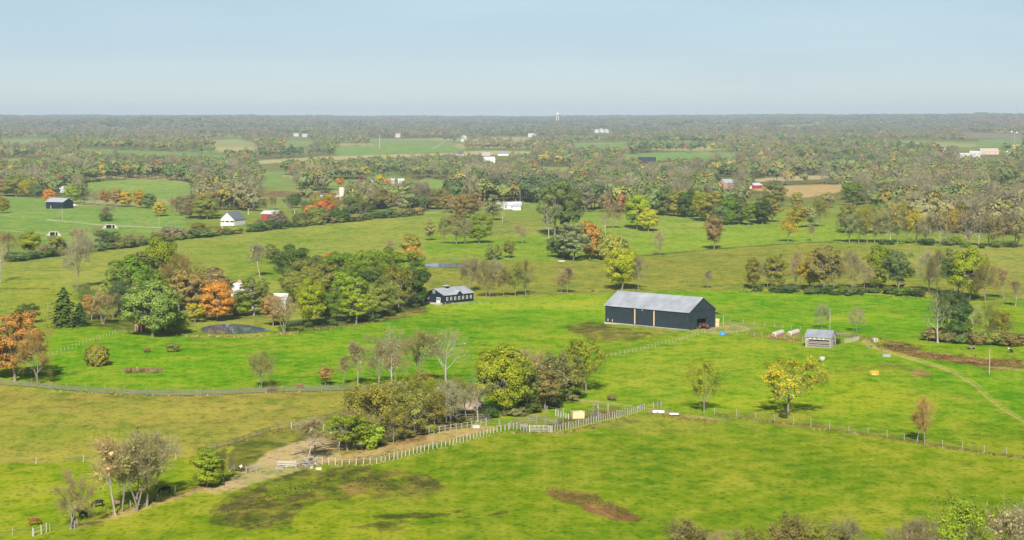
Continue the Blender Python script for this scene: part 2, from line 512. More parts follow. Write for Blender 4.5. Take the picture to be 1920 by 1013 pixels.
for s in (19, 20): branchy_tree("dead", s, spread=0.30, nleaf=60, ntwig=900, twl=1.0, bark=M_dead, kids=3, r0=0.36, up=0.7)
for s in (21, 22): branchy_tree("slim", s, spread=0.17, nleaf=200, ntwig=1700, twl=1.3, bark=M_barkw if s == 21 else M_bark, lean=0.06, r0=0.22, lo=0.4, up=1.0, top=0.85)
for s in (23,): branchy_tree("vase", s, spread=0.5, nleaf=1300, leaf=0.22, ntwig=5200, up=1.5, top=0.35, lo=0.14, nl=9, twl=1.4)
for s in (24, 25): lobed_tree("bush", s, rx=0.52, rz=0.46, zc=0.38, nlobe=34, nleaf=3600, lr=(0.09, 0.18), leaf=0.42, shell=(0.2, 0.8))
def conifer(seed):
    rng = np.random.default_rng(seed); H = 15.0; n = 5200
    t = rng.random(n) ** 0.8
    layer = np.floor(t * 13) / 13.0
    fr = t * 13 - np.floor(t * 13)
    th = rng.random(n) * 2 * math.pi
    rr = (1 - t) ** 0.75 * H * 0.27 * (0.42 + 0.75 * (1 - fr)) * (1 + 0.30 * np.sin(th * 4 + layer * 53) + 0.2 * np.sin(th * 7 - layer * 91 + seed)) * (0.4 + 0.6 * rng.random(n) ** 0.5)
    rr = rr * (1 + 0.25 * np.sin(layer * 23 + seed))
    P = np.stack([rr * np.cos(th), rr * np.sin(th), H * (0.04 + 0.96 * t) - rr * 0.18], axis=1)
    Nn = np.stack([np.cos(th) * 0.7, np.sin(th) * 0.7, np.full(n, 0.9)], axis=1) + rng.normal(size=(n, 3)) * 0.4
    V, Q = quads(P, Nn, 0.3, rng)
    a = np.array([[0, 0, -0.4, 0, 0, H * 0.95, 0.28, 0.03]])
    v, q = tubes(a, 7)
    shape("conifer", V, Q, tints(n, rng, hue=0.06), v, q, M_barkd)
conifer(31); conifer(32)
def cedar(seed):
    rng = np.random.default_rng(seed); H = 15.0; n = 5200
    th = rng.random(n) * 2 * math.pi; t = rng.random(n)
    prof = np.sin(np.clip(0.12 + t * 0.88, 0, 1) * math.pi) ** 0.55
    rr = H * 0.52 * prof * (1 + 0.16 * np.sin(th * 4 + t * 9) + 0.1 * np.sin(th * 9 - t * 17)) * (0.72 + 0.28 * rng.random(n) ** 0.4)
    P = np.stack([rr * np.cos(th), rr * np.sin(th), H * (0.02 + 0.95 * t) ], axis=1)
    Nn = np.stack([np.cos(th), np.sin(th), np.full(n, 0.7)], axis=1) + rng.normal(size=(n, 3)) * 0.5
    V, Q = quads(P, Nn, 0.42, rng)
    v, q = tubes(np.array([[0, 0, -0.4, 0, 0, H * 0.8, 0.4, 0.05]]), 7)
    shape("cedar", V, Q, tints(n, rng, hue=0.1, val=0.35, pos=P), v, q, M_barkd)
cedar(33)
# ------------------------------------------------------------------ ground
def r_rows():
    rs = [150.0]
    while rs[-1] < 18500:
        r = rs[-1]
        rs.append(r + min(max(r * r / (CAMZ * F) * 1.0, 0.45), 60.0))
    return np.array(rs)
RR = r_rows()
az_in = np.arange(-17.0, 17.0001, 0.045)
az_out = np.arange(17.5, 27.0, 0.5)
AZ = np.radians(np.concatenate([-az_out[::-1], az_in, az_out]))
gx = RR[:, None] * np.sin(AZ)[None, :]; gy = RR[:, None] * np.cos(AZ)[None, :]
gz = terrain(gx, gy)
PX, PY = project(gx, gy, gz)
N1 = fbm(gx / 9.0, gy / 14.0, 3, 4)          # edge wobble in metres
N2 = fbm(gx / 28.0, gy / 34.0, 8, 4)         # pasture patches
N3 = fbm(gx / 5.0, gy / 7.0, 12, 3)
N4 = fbm(gx / 1.5, gy / 2.4, 14, 3)
COLR = np.zeros(gx.shape + (3,))

def setc(w, c):
    c = np.array(c, float)
    COLR[:] = COLR * (1 - w[..., None]) + c * w[..., None]

def pdist(pts):
    """signed distance (photo pixels) of every ground point inside the polygon's bounding box"""
    pts = np.array(pts, float)
    x0, y0 = pts.min(0) - 14; x1, y1 = pts.max(0) + 14
    m = (PX > x0) & (PX < x1) & (PY > y0) & (PY < y1)
    X = PX[m]; Y = PY[m]
    d2 = np.full(X.shape, 1e9); ins = np.zeros(X.shape, bool)
    for i in range(len(pts)):
        ax, ay = pts[i]; bx, by = pts[(i + 1) % len(pts)]
        ex, ey = bx - ax, by - ay
        t = np.clip(((X - ax) * ex + (Y - ay) * ey) / (ex * ex + ey * ey + 1e-9), 0, 1)
        d2 = np.minimum(d2, (X - ax - t * ex) ** 2 + (Y - ay - t * ey) ** 2)
        cond = ((ay > Y) != (by > Y))
        xi = ax + (Y - ay) * ex / (ey if abs(ey) > 1e-9 else 1e-9)
        ins ^= cond & (X < xi)
    return m, np.where(ins, 1, -1) * np.sqrt(d2)

def area(pts, c, feather=3.0, nz=3.0, amount=1.0, breakup=0.0):
    m, d = pdist(pts)
    d = d + nz * (N1[m] * 1.3 + N3[m] * 0.9 + N4[m] * 0.7)
    w = sstep(-feather, feather, d) * amount
    if breakup: w = w * (1 - breakup * sstep(0.02, 0.30, N3[m] * 0.6 + N4[m] * 0.9))
    COLR[m] = COLR[m] * (1 - w[:, None]) + np.array(c, float) * w[:, None]

def track(pts, c, width=1.6, amount=1.0, nz=0.3):
    pts = np.array(pts, float)
    x0, y0 = pts.min(0) - 10; x1, y1 = pts.max(0) + 10
    m = (PX > x0) & (PX < x1) & (PY > y0) & (PY < y1)
    X = PX[m]; Y = PY[m]; d2 = np.full(X.shape, 1e9)
    for i in range(len(pts) - 1):
        ax, ay = pts[i]; ex, ey = pts[i + 1] - pts[i]
        t = np.clip(((X - ax) * ex + (Y - ay) * ey) / (ex * ex + ey * ey + 1e-9), 0, 1)
        d2 = np.minimum(d2, (X - ax - t * ex) ** 2 + (Y - ay - t * ey) ** 2)
    w = sstep(1.0, -1.0, (np.sqrt(d2) - width + nz * N1[m]) / 0.8) * amount
    COLR[m] = COLR[m] * (1 - w[:, None]) + np.array(c, float) * w[:, None]

GREEN, LIME, OLIVE, TAN = (92, 160, 16), (128, 172, 34), (158, 158, 62), (205, 178, 128)
# broad belts
COLR[:] = (128, 132, 80)
FP = fbm(gx / 300.0, gy / 420.0, 91, 2)
setc(sstep(0.10, 0.22, FP), (126, 158, 88)); setc(sstep(0.38, 0.46, FP), (190, 172, 128)); setc(sstep(-0.25, -0.4, FP), (112, 108, 72))
setc(sstep(375, 400, PY), (128, 158, 66))
setc(sstep(560, 585, PY), (112, 168, 26))
setc(sstep(770, 830, PY), (116, 156, 24))
# far woodland floor and open fields (py < 400)
OPEN = [
 ([(125,352),(165,343),(235,337),(300,338),(345,343),(370,352),(362,368),(320,376),(300,374),(240,366),(180,358)], (128,170,88)),
 ([(0,368),(60,370),(90,372),(140,392),(210,386),(330,400),(352,408),(345,432),(210,447),(120,446),(60,440),(0,428)], (118,168,84)),
 ([(150,279),(300,284),(425,291),(425,299),(300,293),(140,286)], (112,162,98)),
 ([(0,264),(60,262),(95,264),(95,271),(0,272)], (148,170,110)),
 ([(0,297),(95,297),(62,305),(0,304)], (140,165,95)),
 ([(395,262),(450,261),(482,270),(482,281),(400,282)], (168,172,118)),
 ([(400,276),(484,275),(484,284),(410,285)], (200,182,140)),
 ([(470,302),(620,293),(830,287),(910,282),(1000,284),(1000,290),(860,292),(700,297),(480,308)], (208,190,142)),
 ([(630,277),(760,271),(850,275),(878,283),(640,293),(625,288)], (118,166,92)),
 ([(530,263),(592,265),(592,276),(540,276)], (122,166,96)),
 ([(610,341),(680,337),(705,344),(850,337),(847,350),(825,366),(785,354),(700,352),(620,352)], (126,168,86)),
 ([(780,336),(848,338),(846,366),(805,356)], (124,172,84)),
 ([(690,392),(765,391),(762,404),(700,406)], (104,160,62)),
 ([(1160,291),(1270,286),(1392,292),(1380,299),(1240,301),(1180,302)], (110,170,92)),
 ([(1000,313),(1082,314),(1062,323),(1010,321)], (150,172,96)),
 ([(1395,352),(1500,347),(1592,346),(1582,360),(1500,372),(1440,362)], (216,178,130)),
 ([(1408,336),(1500,330),(1700,325),(1700,330),(1500,338),(1410,342)], (205,184,148)),
 ([(1830,356),(1920,344),(1920,353),(1850,364)], (208,184,142)),
 ([(1068,270),(1182,269),(1172,278),(1080,278)], (124,166,100)),
 ([(1680,265),(1830,270),(1825,277),(1690,271)], (170,172,112)),
 ([(1835,262),(1920,260),(1920,273),(1830,276)], (112,160,92)),
 ([(1800,249),(1920,252),(1920,262),(1815,259)], (150,132,120)),
 ([(920,385),(1060,380),(1090,396),(1000,402),(925,400)], (124,160,76)),
 ([(1078,374),(1185,365),(1185,370),(1088,382)], (214,176,126)),
 ([(500,326),(532,325),(527,352),(486,346)], (124,166,92)),
 ([(478,356),(600,362),(645,366),(640,374),(480,368)], (138,112,82)),
 ([(690,262),(800,262),(860,268),(850,275),(700,272)], (124,162,100)),
 ([(540,330),(560,345),(500,350)], (124,160,90)),
 ([(820,386),(925,380),(925,404),(830,404)], (128,156,84)),
 ([(1440,392),(1560,386),(1700,372),(1660,384),(1560,400),(1455,425)], (136,160,78)),
 ([(1250,200),(1251,200),(1250,201)], (0,0,0)),
]
for pts, c in OPEN[:-1]: area(pts, c, 1.2, 0.6)
# upper pastures
area([(0,497),(120,478),(330,452),(480,437),(620,422),(765,405),(835,398),(900,404),(880,430),(815,470),(795,520),(780,600),(0,610)], (150,166,74), 2, 1)
area([(300,480),(520,440),(700,425),(640,460),(500,500),(300,560)], (132,164,66), 14, 8, 0.7)
area([(430,470),(520,480),(560,520),(430,530)], (104,156,44), 10, 6, 0.6)
area([(0,520),(90,525),(230,560),(220,600),(0,600)], (146,164,62), 8, 8)
area([(120,446),(0,428),(0,470),(40,470),(330,436),(350,410),(340,430)], (120,166,80), 3, 2)
# centre band behind the horse barn
area([(800,400),(930,400),(1090,396),(1250,408),(1450,400),(1600,420),(1720,440),(1580,452),(1400,462),(1240,478),(1090,492),(900,478),(800,480)], (132,168,68), 3, 2)
area([(800,444),(1000,440),(1080,470),(1040,488),(900,480),(800,478)], (116,166,48), 6, 5)
area([(1190,445),(1400,425),(1560,424),(1700,448),(1560,454),(1400,462),(1240,477),(1190,480)], (124,172,52), 5, 4)
area([(900,408),(1050,404),(1060,425),(960,445),(900,440)], (138,144,76), 8, 6, 0.6)
area([(800,488),(960,492),(1090,492),(1240,479),(1400,464),(1560,456),(1700,464),(1920,468),(1920,556),(1740,554),(1560,548),(1400,545),(1190,549),(1000,558),(890,560),(790,560)], (146,152,62), 2.5, 2)
area([(1600,466),(1920,470),(1920,520),(1760,510)], (160,164,84), 10, 8, 0.7)
track([(1130,484),(1240,477),(1330,468),(1400,463),(1480,457),(1560,454)], (98,98,56), 1.0, 0.8)
track([(0,505),(120,508),(200,500)], (120,120,56), 0.8, 0.4)
track([(0,541),(40,542),(90,541)], (92,104,50), 1.2, 0.7)
# barn pastures
area([(880,562),(1000,557),(1190,549),(1400,545),(1560,549),(1740,556),(1770,600),(1760,640),(1640,632),(1500,622),(1340,612),(1130,600),(960,600),(850,600)], (86,168,12), 3, 3)
area([(700,600),(880,575),(1130,582),(1137,606),(1000,620),(880,650),(700,690),(520,700),(100,715),(90,620),(500,622)], (90,168,14), 12, 10, 0.85)
area([(900,562),(1137,556),(1137,585),(960,580),(850,590)], (124,176,30), 8, 6, 0.8)
area([(200,620),(520,640),(560,660),(400,668),(180,650)], (74,160,8), 14, 10, 0.7)
area([(690,640),(800,600),(880,610),(900,680),(860,700),(760,700)], (74,160,6), 14, 10, 0.6)
area([(1060,610),(1110,604),(1160,610),(1230,622),(1250,632),(1180,640),(1080,632)], (112,98,58), 4, 8, 0.9, 0.35)
area([(1120,604),(1180,612),(1290,622),(1260,630),(1180,618)], (148,150,72), 3, 5, 0.7)
area([(1300,617),(1345,604),(1400,604),(1440,614),(1390,622),(1330,624)], (176,164,108), 3, 4, 0.8)
track([(1137,607.5),(1215,614),(1293,622.5),(1318,621),(1345,616)], (176,160,112), 1.4, 0.8, 0.8)
track([(1350,612),(1380,611),(1405,616),(1390,621),(1345,625),(1320,622)], (200,184,138), 1.5, 0.8)
area([(1400,624),(1500,632),(1640,636),(1640,642),(1500,640),(1400,632)], (150,138,76), 2, 3, 0.8)
area([(1130,680),(1300,640),(1420,632),(1460,650),(1300,700),(1140,735)], (146,182,44), 12, 10, 0.7)
area([(1240,660),(1400,640),(1480,660),(1560,700),(1500,790),(1300,760)], (118,172,26), 14, 12, 0.6)
area([(1560,660),(1700,690),(1820,740),(1920,790),(1920,700),(1760,670),(1640,650)], (86,166,12), 10, 8, 0.75)
area([(1540,700),(1700,720),(1780,780),(1820,830),(1650,800),(1540,760)], (124,168,24), 14, 12, 0.7)
area([(1640,655),(1690,652),(1760,664),(1850,672),(1920,670),(1920,692),(1850,690),(1770,680),(1700,668)], (118,88,62), 2.5, 4, 0.95, 0.12)
area([(1655,645),(1700,643),(1740,652),(1700,660),(1660,655)], (110,86,56), 3, 5, 0.9, 0.2)
for (x, y, w_) in ((1716,660,20),(1770,664,14),(1795,676,12),(1840,680,16),(1880,690,22),(1740,664,16),(1850,672,12),(1905,694,14),(1820,668,10)):
    area([(x-w_,y-1),(x,y-2),(x+w_,y),(x,y+1.6)], (196,160,116), 1.0, 1.0, 0.8)
area([(1640,684),(1690,682),(1706,690),(1660,692)], (160,128,82), 3, 3, 0.7, 0.4)
area([(1702,694),(1730,692),(1750,706),(1715,706)], (176,132,98), 2, 3, 0.9, 0.2)
area([(1606,686),(1626,690),(1616,696),(1600,692)], (120,110,60), 3, 2, 0.6)
area([(1810,638),(1860,636),(1870,644),(1820,646)], (160,128,80), 2, 2, 0.7, 0.3)
TR = [(1618,640),(1632,649),(1650,656),(1690,668),(1730,680),(1770,692),(1800,706),(1828,724),(1850,745),(1880,768),(1920,792)]
area([(x, y - 4.0) for x, y in TR] + [(x, y + 4.0) for x, y in TR[::-1]], (150,160,66), 2, 1, 0.9)
track(TR, (200,190,112), 1.3, 0.9)
track([(x + 5, y - 2.6) for x, y in TR[2:]], (196,186,108), 1.1, 0.85)
area([(1612,640),(1622,636),(1645,650),(1640,656),(1624,650)], (196,178,118), 2, 2, 0.8)
for x0, y0, x1, y1 in ((380,640,640,632),(420,662,700,650),(300,672,520,668),(600,700,900,690),(900,640,1080,632),(940,575,1120,572),(1380,575,1620,570),(1420,600,1700,598),(1200,740,1460,700),(1180,715,1400,672)):
    area([(x0, y0 + 3), ((x0 + x1) / 2, (y0 + y1) / 2 - 5), (x1, y1 - 3), ((x0 + x1) / 2, (y0 + y1) / 2 + 4)], (156, 186, 56), 5, 7, 0.5, 0.3)
for x0, y0, x1, y1 in ((120,712,420,706),(430,690,640,672),(820,610,1000,598),(1230,590,1240,591),(1500,588,1740,584),(1240,690,1420,664),(1560,700,1700,720)):
    area([(x0, y0 + 2), ((x0 + x1) / 2, (y0 + y1) / 2 - 4), (x1, y1 - 2), ((x0 + x1) / 2, (y0 + y1) / 2 + 3)], (70, 150, 10), 5, 6, 0.5, 0.3)
for k in range(7):                      # mowing arcs on the slope
    track([(1560 + 22 * k, 690 + 5 * k), (1640 + 20 * k, 706 + 9 * k), (1700 + 18 * k, 745 + 12 * k), (1740 + 16 * k, 800 + 12 * k)], (150,180,52), 0.9, 0.28, 0.6)
# bright strips
area([(90,640),(300,650),(640,690),(1090,690),(1000,725),(600,728),(300,736),(100,720)], (84,166,10), 10, 8, 0.7)
area([(120,690),(220,690),(230,702),(130,706)], (150,178,58), 8, 5, 0.7)
area([(300,600),(520,590),(520,618),(480,630),(380,632),(300,622)], (150,158,70), 3, 4, 0.8)
area([(620,606),(760,575),(790,585),(700,606),(560,624),(520,628)], (140,142,72), 3, 3, 0.8)
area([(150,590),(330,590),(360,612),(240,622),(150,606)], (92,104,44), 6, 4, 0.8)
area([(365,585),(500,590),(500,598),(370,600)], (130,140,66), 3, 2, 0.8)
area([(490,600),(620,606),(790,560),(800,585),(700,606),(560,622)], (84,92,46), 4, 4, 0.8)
area([(232,692),(262,690),(306,693),(290,700),(240,700)], (140,116,78), 1.5, 3, 0.9, 0.2)
# left hay field (olive) and meadow below it
area([(-200,716),(0,722),(100,731),(215,740),(330,743),(420,741),(520,736),(640,733),(800,736),(760,765),(690,776),(590,795),(545,803),(440,835),(330,866),(200,872),(-200,876)], (168,160,70), 1.2, 1)
for (a, b, c, d_, cc) in ((0,746,640,10,(166,142,74)),(100,770,560,8,(178,166,82)),(0,800,520,9,(170,152,76)),(0,832,430,9,(166,158,66)),(-100,856,400,7,(172,168,70)),(60,812,340,7,(150,164,52)),(200,756,420,6,(148,160,58)),(-40,785,300,7,(146,162,50)),(330,775,350,6,(150,148,62))):
    area([(a,b),(a+c*0.5,b-d_),(a+c,b-d_*0.6),(a+c*0.6,b+d_),(a+10,b+d_)], cc, 5, 16, 0.75, 0.5)
area([(-100,800),(140,790),(240,800),(100,840),(-100,846)], (150,162,52), 10, 9, 0.5)
area([(-200,872),(200,868),(330,862),(440,838),(470,880),(380,925),(250,965),(60,1012),(-200,1030)], (126,164,28), 2, 2)
area([(160,880),(330,880),(330,930),(160,940)], (110,160,24), 10, 8, 0.6)
area([(0,915),(60,910),(90,925),(20,930)], (160,164,66), 6, 5, 0.7)
# dusty stockyard and its lane
area([(440,836),(480,818),(520,806),(600,802),(650,815),(630,830),(560,840),(500,870),(470,885),(430,870)], (112,112,52), 4, 6, 0.9, 0.15)
area([(505,826),(560,812),(560,826),(520,832)], (158,158,74), 4, 4, 0.8)
area([(480,870),(500,846),(560,826),(640,808),(700,806),(720,815),(690,835),(640,850),(640,868),(590,876),(540,880),(490,905),(430,918),(400,916)], (206,178,132), 3, 4, 1.0)
area([(600,815),(700,800),(860,760),(900,770),(880,800),(760,838),(640,852)], (140,112,72), 5, 6, 0.8, 0.15)
area([(580,872),(700,838),(800,815),(900,800),(935,800),(930,806),(850,824),(750,850),(700,864),(620,872)], (200,168,116), 2, 3, 1.0)
area([(590,868),(700,862),(800,836),(900,812),(900,818),(800,842),(700,870),(600,876)], (140,132,70), 2, 4, 0.6, 0.4)
area([(400,916),(470,886),(540,876),(600,878),(560,886),(500,900),(430,924),(385,926)], (204,178,128), 2, 3, 0.9)
area([(640,778),(760,760),(800,766),(760,800),(660,812)], (158,132,84), 5, 6, 0.7)
area([(750,745),(830,725),(900,728),(905,760),(860,775),(780,780)], (150,118,82), 5, 5, 0.7)
area([(630,845),(800,815),(800,825),(650,850)], (150,112,74), 3, 3, 0.6)
area([(940,795),(1000,772),(1060,790),(1030,806),(960,806)], (146,152,66), 4, 3, 0.9)
area([(1000,806),(1100,775),(1150,765),(1180,772),(1060,804)], (112,98,64), 3, 3, 0.7)
area([(205,966),(240,955),(290,940),(360,920),(400,908),(400,916),(330,936),(260,958),(215,972)], (198,166,120), 2, 3, 0.9)
area([(120,990),(205,970),(215,974),(150,994)], (186,160,104), 2, 3, 0.7)
# worn dark ground below the yard
area([(395,962),(440,925),(500,900),(560,882),(690,876),(800,890),(846,916),(780,928),(700,930),(620,938),(575,948),(560,965),(545,990),(470,1004),(405,992)], (106,98,52), 2.5, 13, 0.92, 0.62)
area([(492,908),(560,898),(600,902),(585,920),(520,935)], (122,150,40), 4, 8, 0.8, 0.3)
area([(632,912),(660,906),(692,908),(690,926),(655,930)], (146,106,76), 2.5, 4, 0.95, 0.1)
area([(390,975),(440,958),(540,950),(520,965),(430,985)], (110,100,50), 5, 8, 0.7, 0.4)
for pts in () or ([(388,972),(420,948),(470,925),(520,905),(560,886)], [(500,915),(490,930),(530,955)], [(620,880),(650,888),(680,894)], [(470,930),(480,960),(520,975)], [(560,900),(600,925),(580,940)]):
    track(pts, (160,150,84), 0.5, 0.45, 2.2)
for (x, y, w_, h_) in ((700,985,70,5),(790,966,90,4),(905,966,45,4),(865,957,20,3),(740,990,30,3),(420,998,40,5)):
    area([(x-w_,y+h_),(x-w_*0.3,y),(x+w_,y-h_*1.5),(x+w_*0.6,y),(x-w_*0.2,y+h_)], (80,88,36), 1.5, 5, 0.85, 0.12)
area([(1026,916),(1050,916),(1120,926),(1130,942),(1160,950),(1205,970),(1200,981),(1150,978),(1120,962),(1060,940),(1030,928)], (118,98,54), 2, 5, 0.9, 0.3)
area([(1030,917),(1060,919),(1090,932),(1070,936),(1035,926)], (132,94,62), 2, 4, 0.7, 0.3)
area([(1090,946),(1130,952),(1165,962),(1203,976),(1190,981),(1140,975),(1110,962)], (156,104,74), 1.6, 4, 0.85, 0.2)
track([(1098,944),(1120,954),(1150,972)], (192,160,104), 1.0, 0.6)
area([(1130,800),(1230,778),(1400,790),(1440,800),(1300,812),(1160,815)], (150,154,64), 6, 8, 0.6)
area([(940,812),(1060,818),(1240,782),(1230,770),(1190,778),(1060,808),(960,806)], (140,138,70), 2, 4, 0.7, 0.2)
track([(1075,749),(1120,753),(1180,761),(1230,770),(1290,780),(1340,786)], (190,176,128), 1.7, 0.9)
area([(1210,768),(1250,769),(1300,780),(1420,790),(1420,794),(1290,786),(1215,774)], (176,160,108), 2, 3, 0.8)
track([(1340,777),(1400,783),(1450,790),(1530,800),(1610,812),(1700,826),(1780,838),(1850,849),(1920,858)], (138,124,66), 2.0, 0.8, 1.2)
area([(1440,790),(1540,795),(1560,806),(1460,802)], (150,112,64), 3, 5, 0.7, 0.4)
area([(1240,775),(1440,770),(1540,780),(1440,790)], (140,150,58), 5, 5, 0.6)
for (x, y, w_) in ((1290,680,60),(1180,700,40),(1600,700,50),(1500,820,90),(1130,872,110),(1400,900,130),(1700,920,150),(1600,960,160),(1250,960,100),(950,900,80),(1800,880,90)):
    area([(x-w_,y+4),(x,y-8),(x+w_,y-3),(x+w_*0.5,y+9)], (150,168,52), 8, 12, 0.55, 0.4)
# far roads and drives
track([(88,412),(150,418),(210,424),(260,425),(340,429)], (214,206,186), 0.75, 1.0, 0.1)
track([(0,432),(60,436),(100,440),(130,437),(200,441)], (196,190,160), 0.8, 0.8, 0.1)
track([(210,424),(280,421),(345,414)], (182,182,120), 0.6, 0.7, 0.1)
area([(178,426),(205,424),(190,436),(168,438)], (150,132,86), 2, 2, 0.7)
track([(710,405),(760,396),(800,399),(860,396)], (196,184,152), 0.8, 0.8, 0.1)
track([(810,279),(822,273),(832,266)], (200,196,186), 0.9, 0.9, 0.1)
track([(560,287),(640,274),(670,274)], (200,200,190), 0.6, 0.5, 0.1)
track([(800,545),(900,560),(1000,566),(1137,582)], (150,172,70), 0.9, 0.35)
track([(360,580),(420,578),(500,576)], (160,160,150), 2.2, 0.8, 0.2)
# overall patchiness of the sward
near = sstep(400, 600, PY)
g1 = np.clip(N2 * 1.5, -1, 1)[..., None]
yel = np.array([1.20, 1.06, 1.2]); dk = np.array([0.84, 0.95, 0.72])
f = np.where(g1 > 0, 1 + (yel - 1) * g1 * 1.2, 1 + (dk - 1) * -g1)
COLR *= 1 + (f - 1) * (0.45 + 0.55 * near[..., None]) * np.clip((COLR[..., 1:2] - COLR[..., 0:1]) / 30.0, 0.15, 1)
gx_ = np.clip(COLR[..., 1] - COLR[..., 0], 0, 200)
COLR[..., 0] += gx_ * (0.20 + 0.12 * sstep(400, 570, PY))          # sunlit grass is a yellow green
COLR[..., 0] *= 1 + 0.05 * np.clip(gx_ / 30.0, 0, 1)
COLR = np.clip(COLR, 0, 255) / 255.0
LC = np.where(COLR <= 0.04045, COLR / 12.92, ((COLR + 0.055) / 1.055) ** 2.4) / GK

nr, nc = gx.shape
V = np.stack([gx, gy, gz], axis=2).reshape(-1, 3)
i = np.arange(nr - 1)[:, None] * nc + np.arange(nc - 1)[None, :]
Q = np.stack([i, i + 1, i + 1 + nc, i + nc], axis=2).reshape(-1, 4)

m, N, L = newmat("meadow")
out = N.new("ShaderNodeOutputMaterial"); b = N.new("ShaderNodeBsdfDiffuse")
at = N.new("ShaderNodeAttribute"); at.attribute_name = "tint"
tc = N.new("ShaderNodeTexCoord"); mp = N.new("ShaderNodeMapping")
n1 = N.new("ShaderNodeTexNoise"); n2 = N.new("ShaderNodeTexNoise"); n3 = N.new("ShaderNodeTexNoise")
mp.inputs["Scale"].default_value = (0.8, 0.55, 1)
L.new(tc.outputs["Object"], mp.inputs[0])
for n_, s, de in ((n1, 0.075, 7), (n2, 0.33, 6), (n3, 1.3, 4)):
    n_.inputs["Scale"].default_value = s; n_.inputs["Detail"].default_value = de; n_.inputs["Roughness"].default_value = 0.62
    L.new(mp.outputs[0], n_.inputs["Vector"])
def rmap(src, a, b_, c, d):
    r = N.new("ShaderNodeMapRange"); r.inputs[1].default_value = a; r.inputs[2].default_value = b_
    r.inputs[3].default_value = c; r.inputs[4].default_value = d
    L.new(src, r.inputs[0]); return r.outputs[0]
def mixc(bt, fac, a, b_):
    x = N.new("ShaderNodeMix"); x.data_type = 'RGBA'; x.blend_type = bt
    if isinstance(fac, float): x.inputs[0].default_value = fac
    else: L.new(fac, x.inputs[0])
    for s, k in ((a, 6), (b_, 7)):
        if isinstance(s, tuple): x.inputs[k].default_value = s
        else: L.new(s, x.inputs[k])
    return x.outputs[2]
straw = tuple(lin(v) / GK for v in (190, 180, 66)) + (1,)
c1 = mixc('MIX', rmap(n1.outputs["Fac"], 0.50, 0.66, 0.0, 0.33), at.outputs["Color"], straw)
c2 = mixc('MULTIPLY', rmap(n1.outputs["Fac"], 0.49, 0.36, 0.0, 0.9), c1, (0.70, 0.88, 0.66, 1))
c3 = mixc('MIX', rmap(n2.outputs["Fac"], 0.50, 0.66, 0.0, 0.42), c2, straw)
c4 = mixc('MULTIPLY', rmap(n2.outputs["Fac"], 0.48, 0.36, 0.0, 1.0), c3, (0.62, 0.77, 0.56, 1))
c5 = mixc('MULTIPLY', rmap(n3.outputs["Fac"], 0.48, 0.34, 0.0, 1.0), c4, (0.50, 0.60, 0.48, 1))
L.new(c5, b.inputs[0])
bu = N.new("ShaderNodeBump"); bu.inputs["Strength"].default_value = 0.35; bu.inputs["Distance"].default_value = 0.5
L.new(n2.outputs["Fac"], bu.inputs["Height"]); L.new(bu.outputs[0], b.inputs["Normal"])
L.new(b.outputs[0], out.inputs[0])
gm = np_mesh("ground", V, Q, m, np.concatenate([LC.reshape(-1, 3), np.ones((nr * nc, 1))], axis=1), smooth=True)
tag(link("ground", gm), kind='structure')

# ------------------------------------------------------------------ ponds
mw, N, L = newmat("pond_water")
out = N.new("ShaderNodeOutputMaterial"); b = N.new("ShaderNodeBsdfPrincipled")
b.inputs["Base Color"].default_value = (0.13, 0.18, 0.23, 1); b.inputs["Roughness"].default_value = 0.05  # base colour lightened to imitate reflected sky
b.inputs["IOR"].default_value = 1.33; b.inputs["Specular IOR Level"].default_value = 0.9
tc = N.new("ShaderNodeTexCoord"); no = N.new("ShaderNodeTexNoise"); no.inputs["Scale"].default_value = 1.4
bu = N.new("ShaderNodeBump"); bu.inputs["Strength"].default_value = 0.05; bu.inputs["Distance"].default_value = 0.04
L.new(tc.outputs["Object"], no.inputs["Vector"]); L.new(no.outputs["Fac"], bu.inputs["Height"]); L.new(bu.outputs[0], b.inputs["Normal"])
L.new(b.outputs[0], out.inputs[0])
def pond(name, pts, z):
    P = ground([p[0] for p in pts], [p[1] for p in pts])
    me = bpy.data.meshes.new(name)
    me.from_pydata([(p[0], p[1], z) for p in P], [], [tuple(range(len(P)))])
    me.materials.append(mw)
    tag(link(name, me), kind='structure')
def smooth_pts(pts, n=3):
    for _ in range(n):
        q = []
        for i in range(len(pts)):
            a = pts[i]; b = pts[(i + 1) % len(pts)]
            q += [(a[0]*.75+b[0]*.25, a[1]*.75+b[1]*.25), (a[0]*.25+b[0]*.75, a[1]*.25+b[1]*.75)]
        pts = q
    return pts
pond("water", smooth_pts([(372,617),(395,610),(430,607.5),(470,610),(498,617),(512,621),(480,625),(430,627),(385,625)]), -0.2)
pond("water", smooth_pts([(788,497),(815,494),(870,494),(925,499),(950,502),(920,505),(880,503),(830,502),(800,500)]), -0.2)
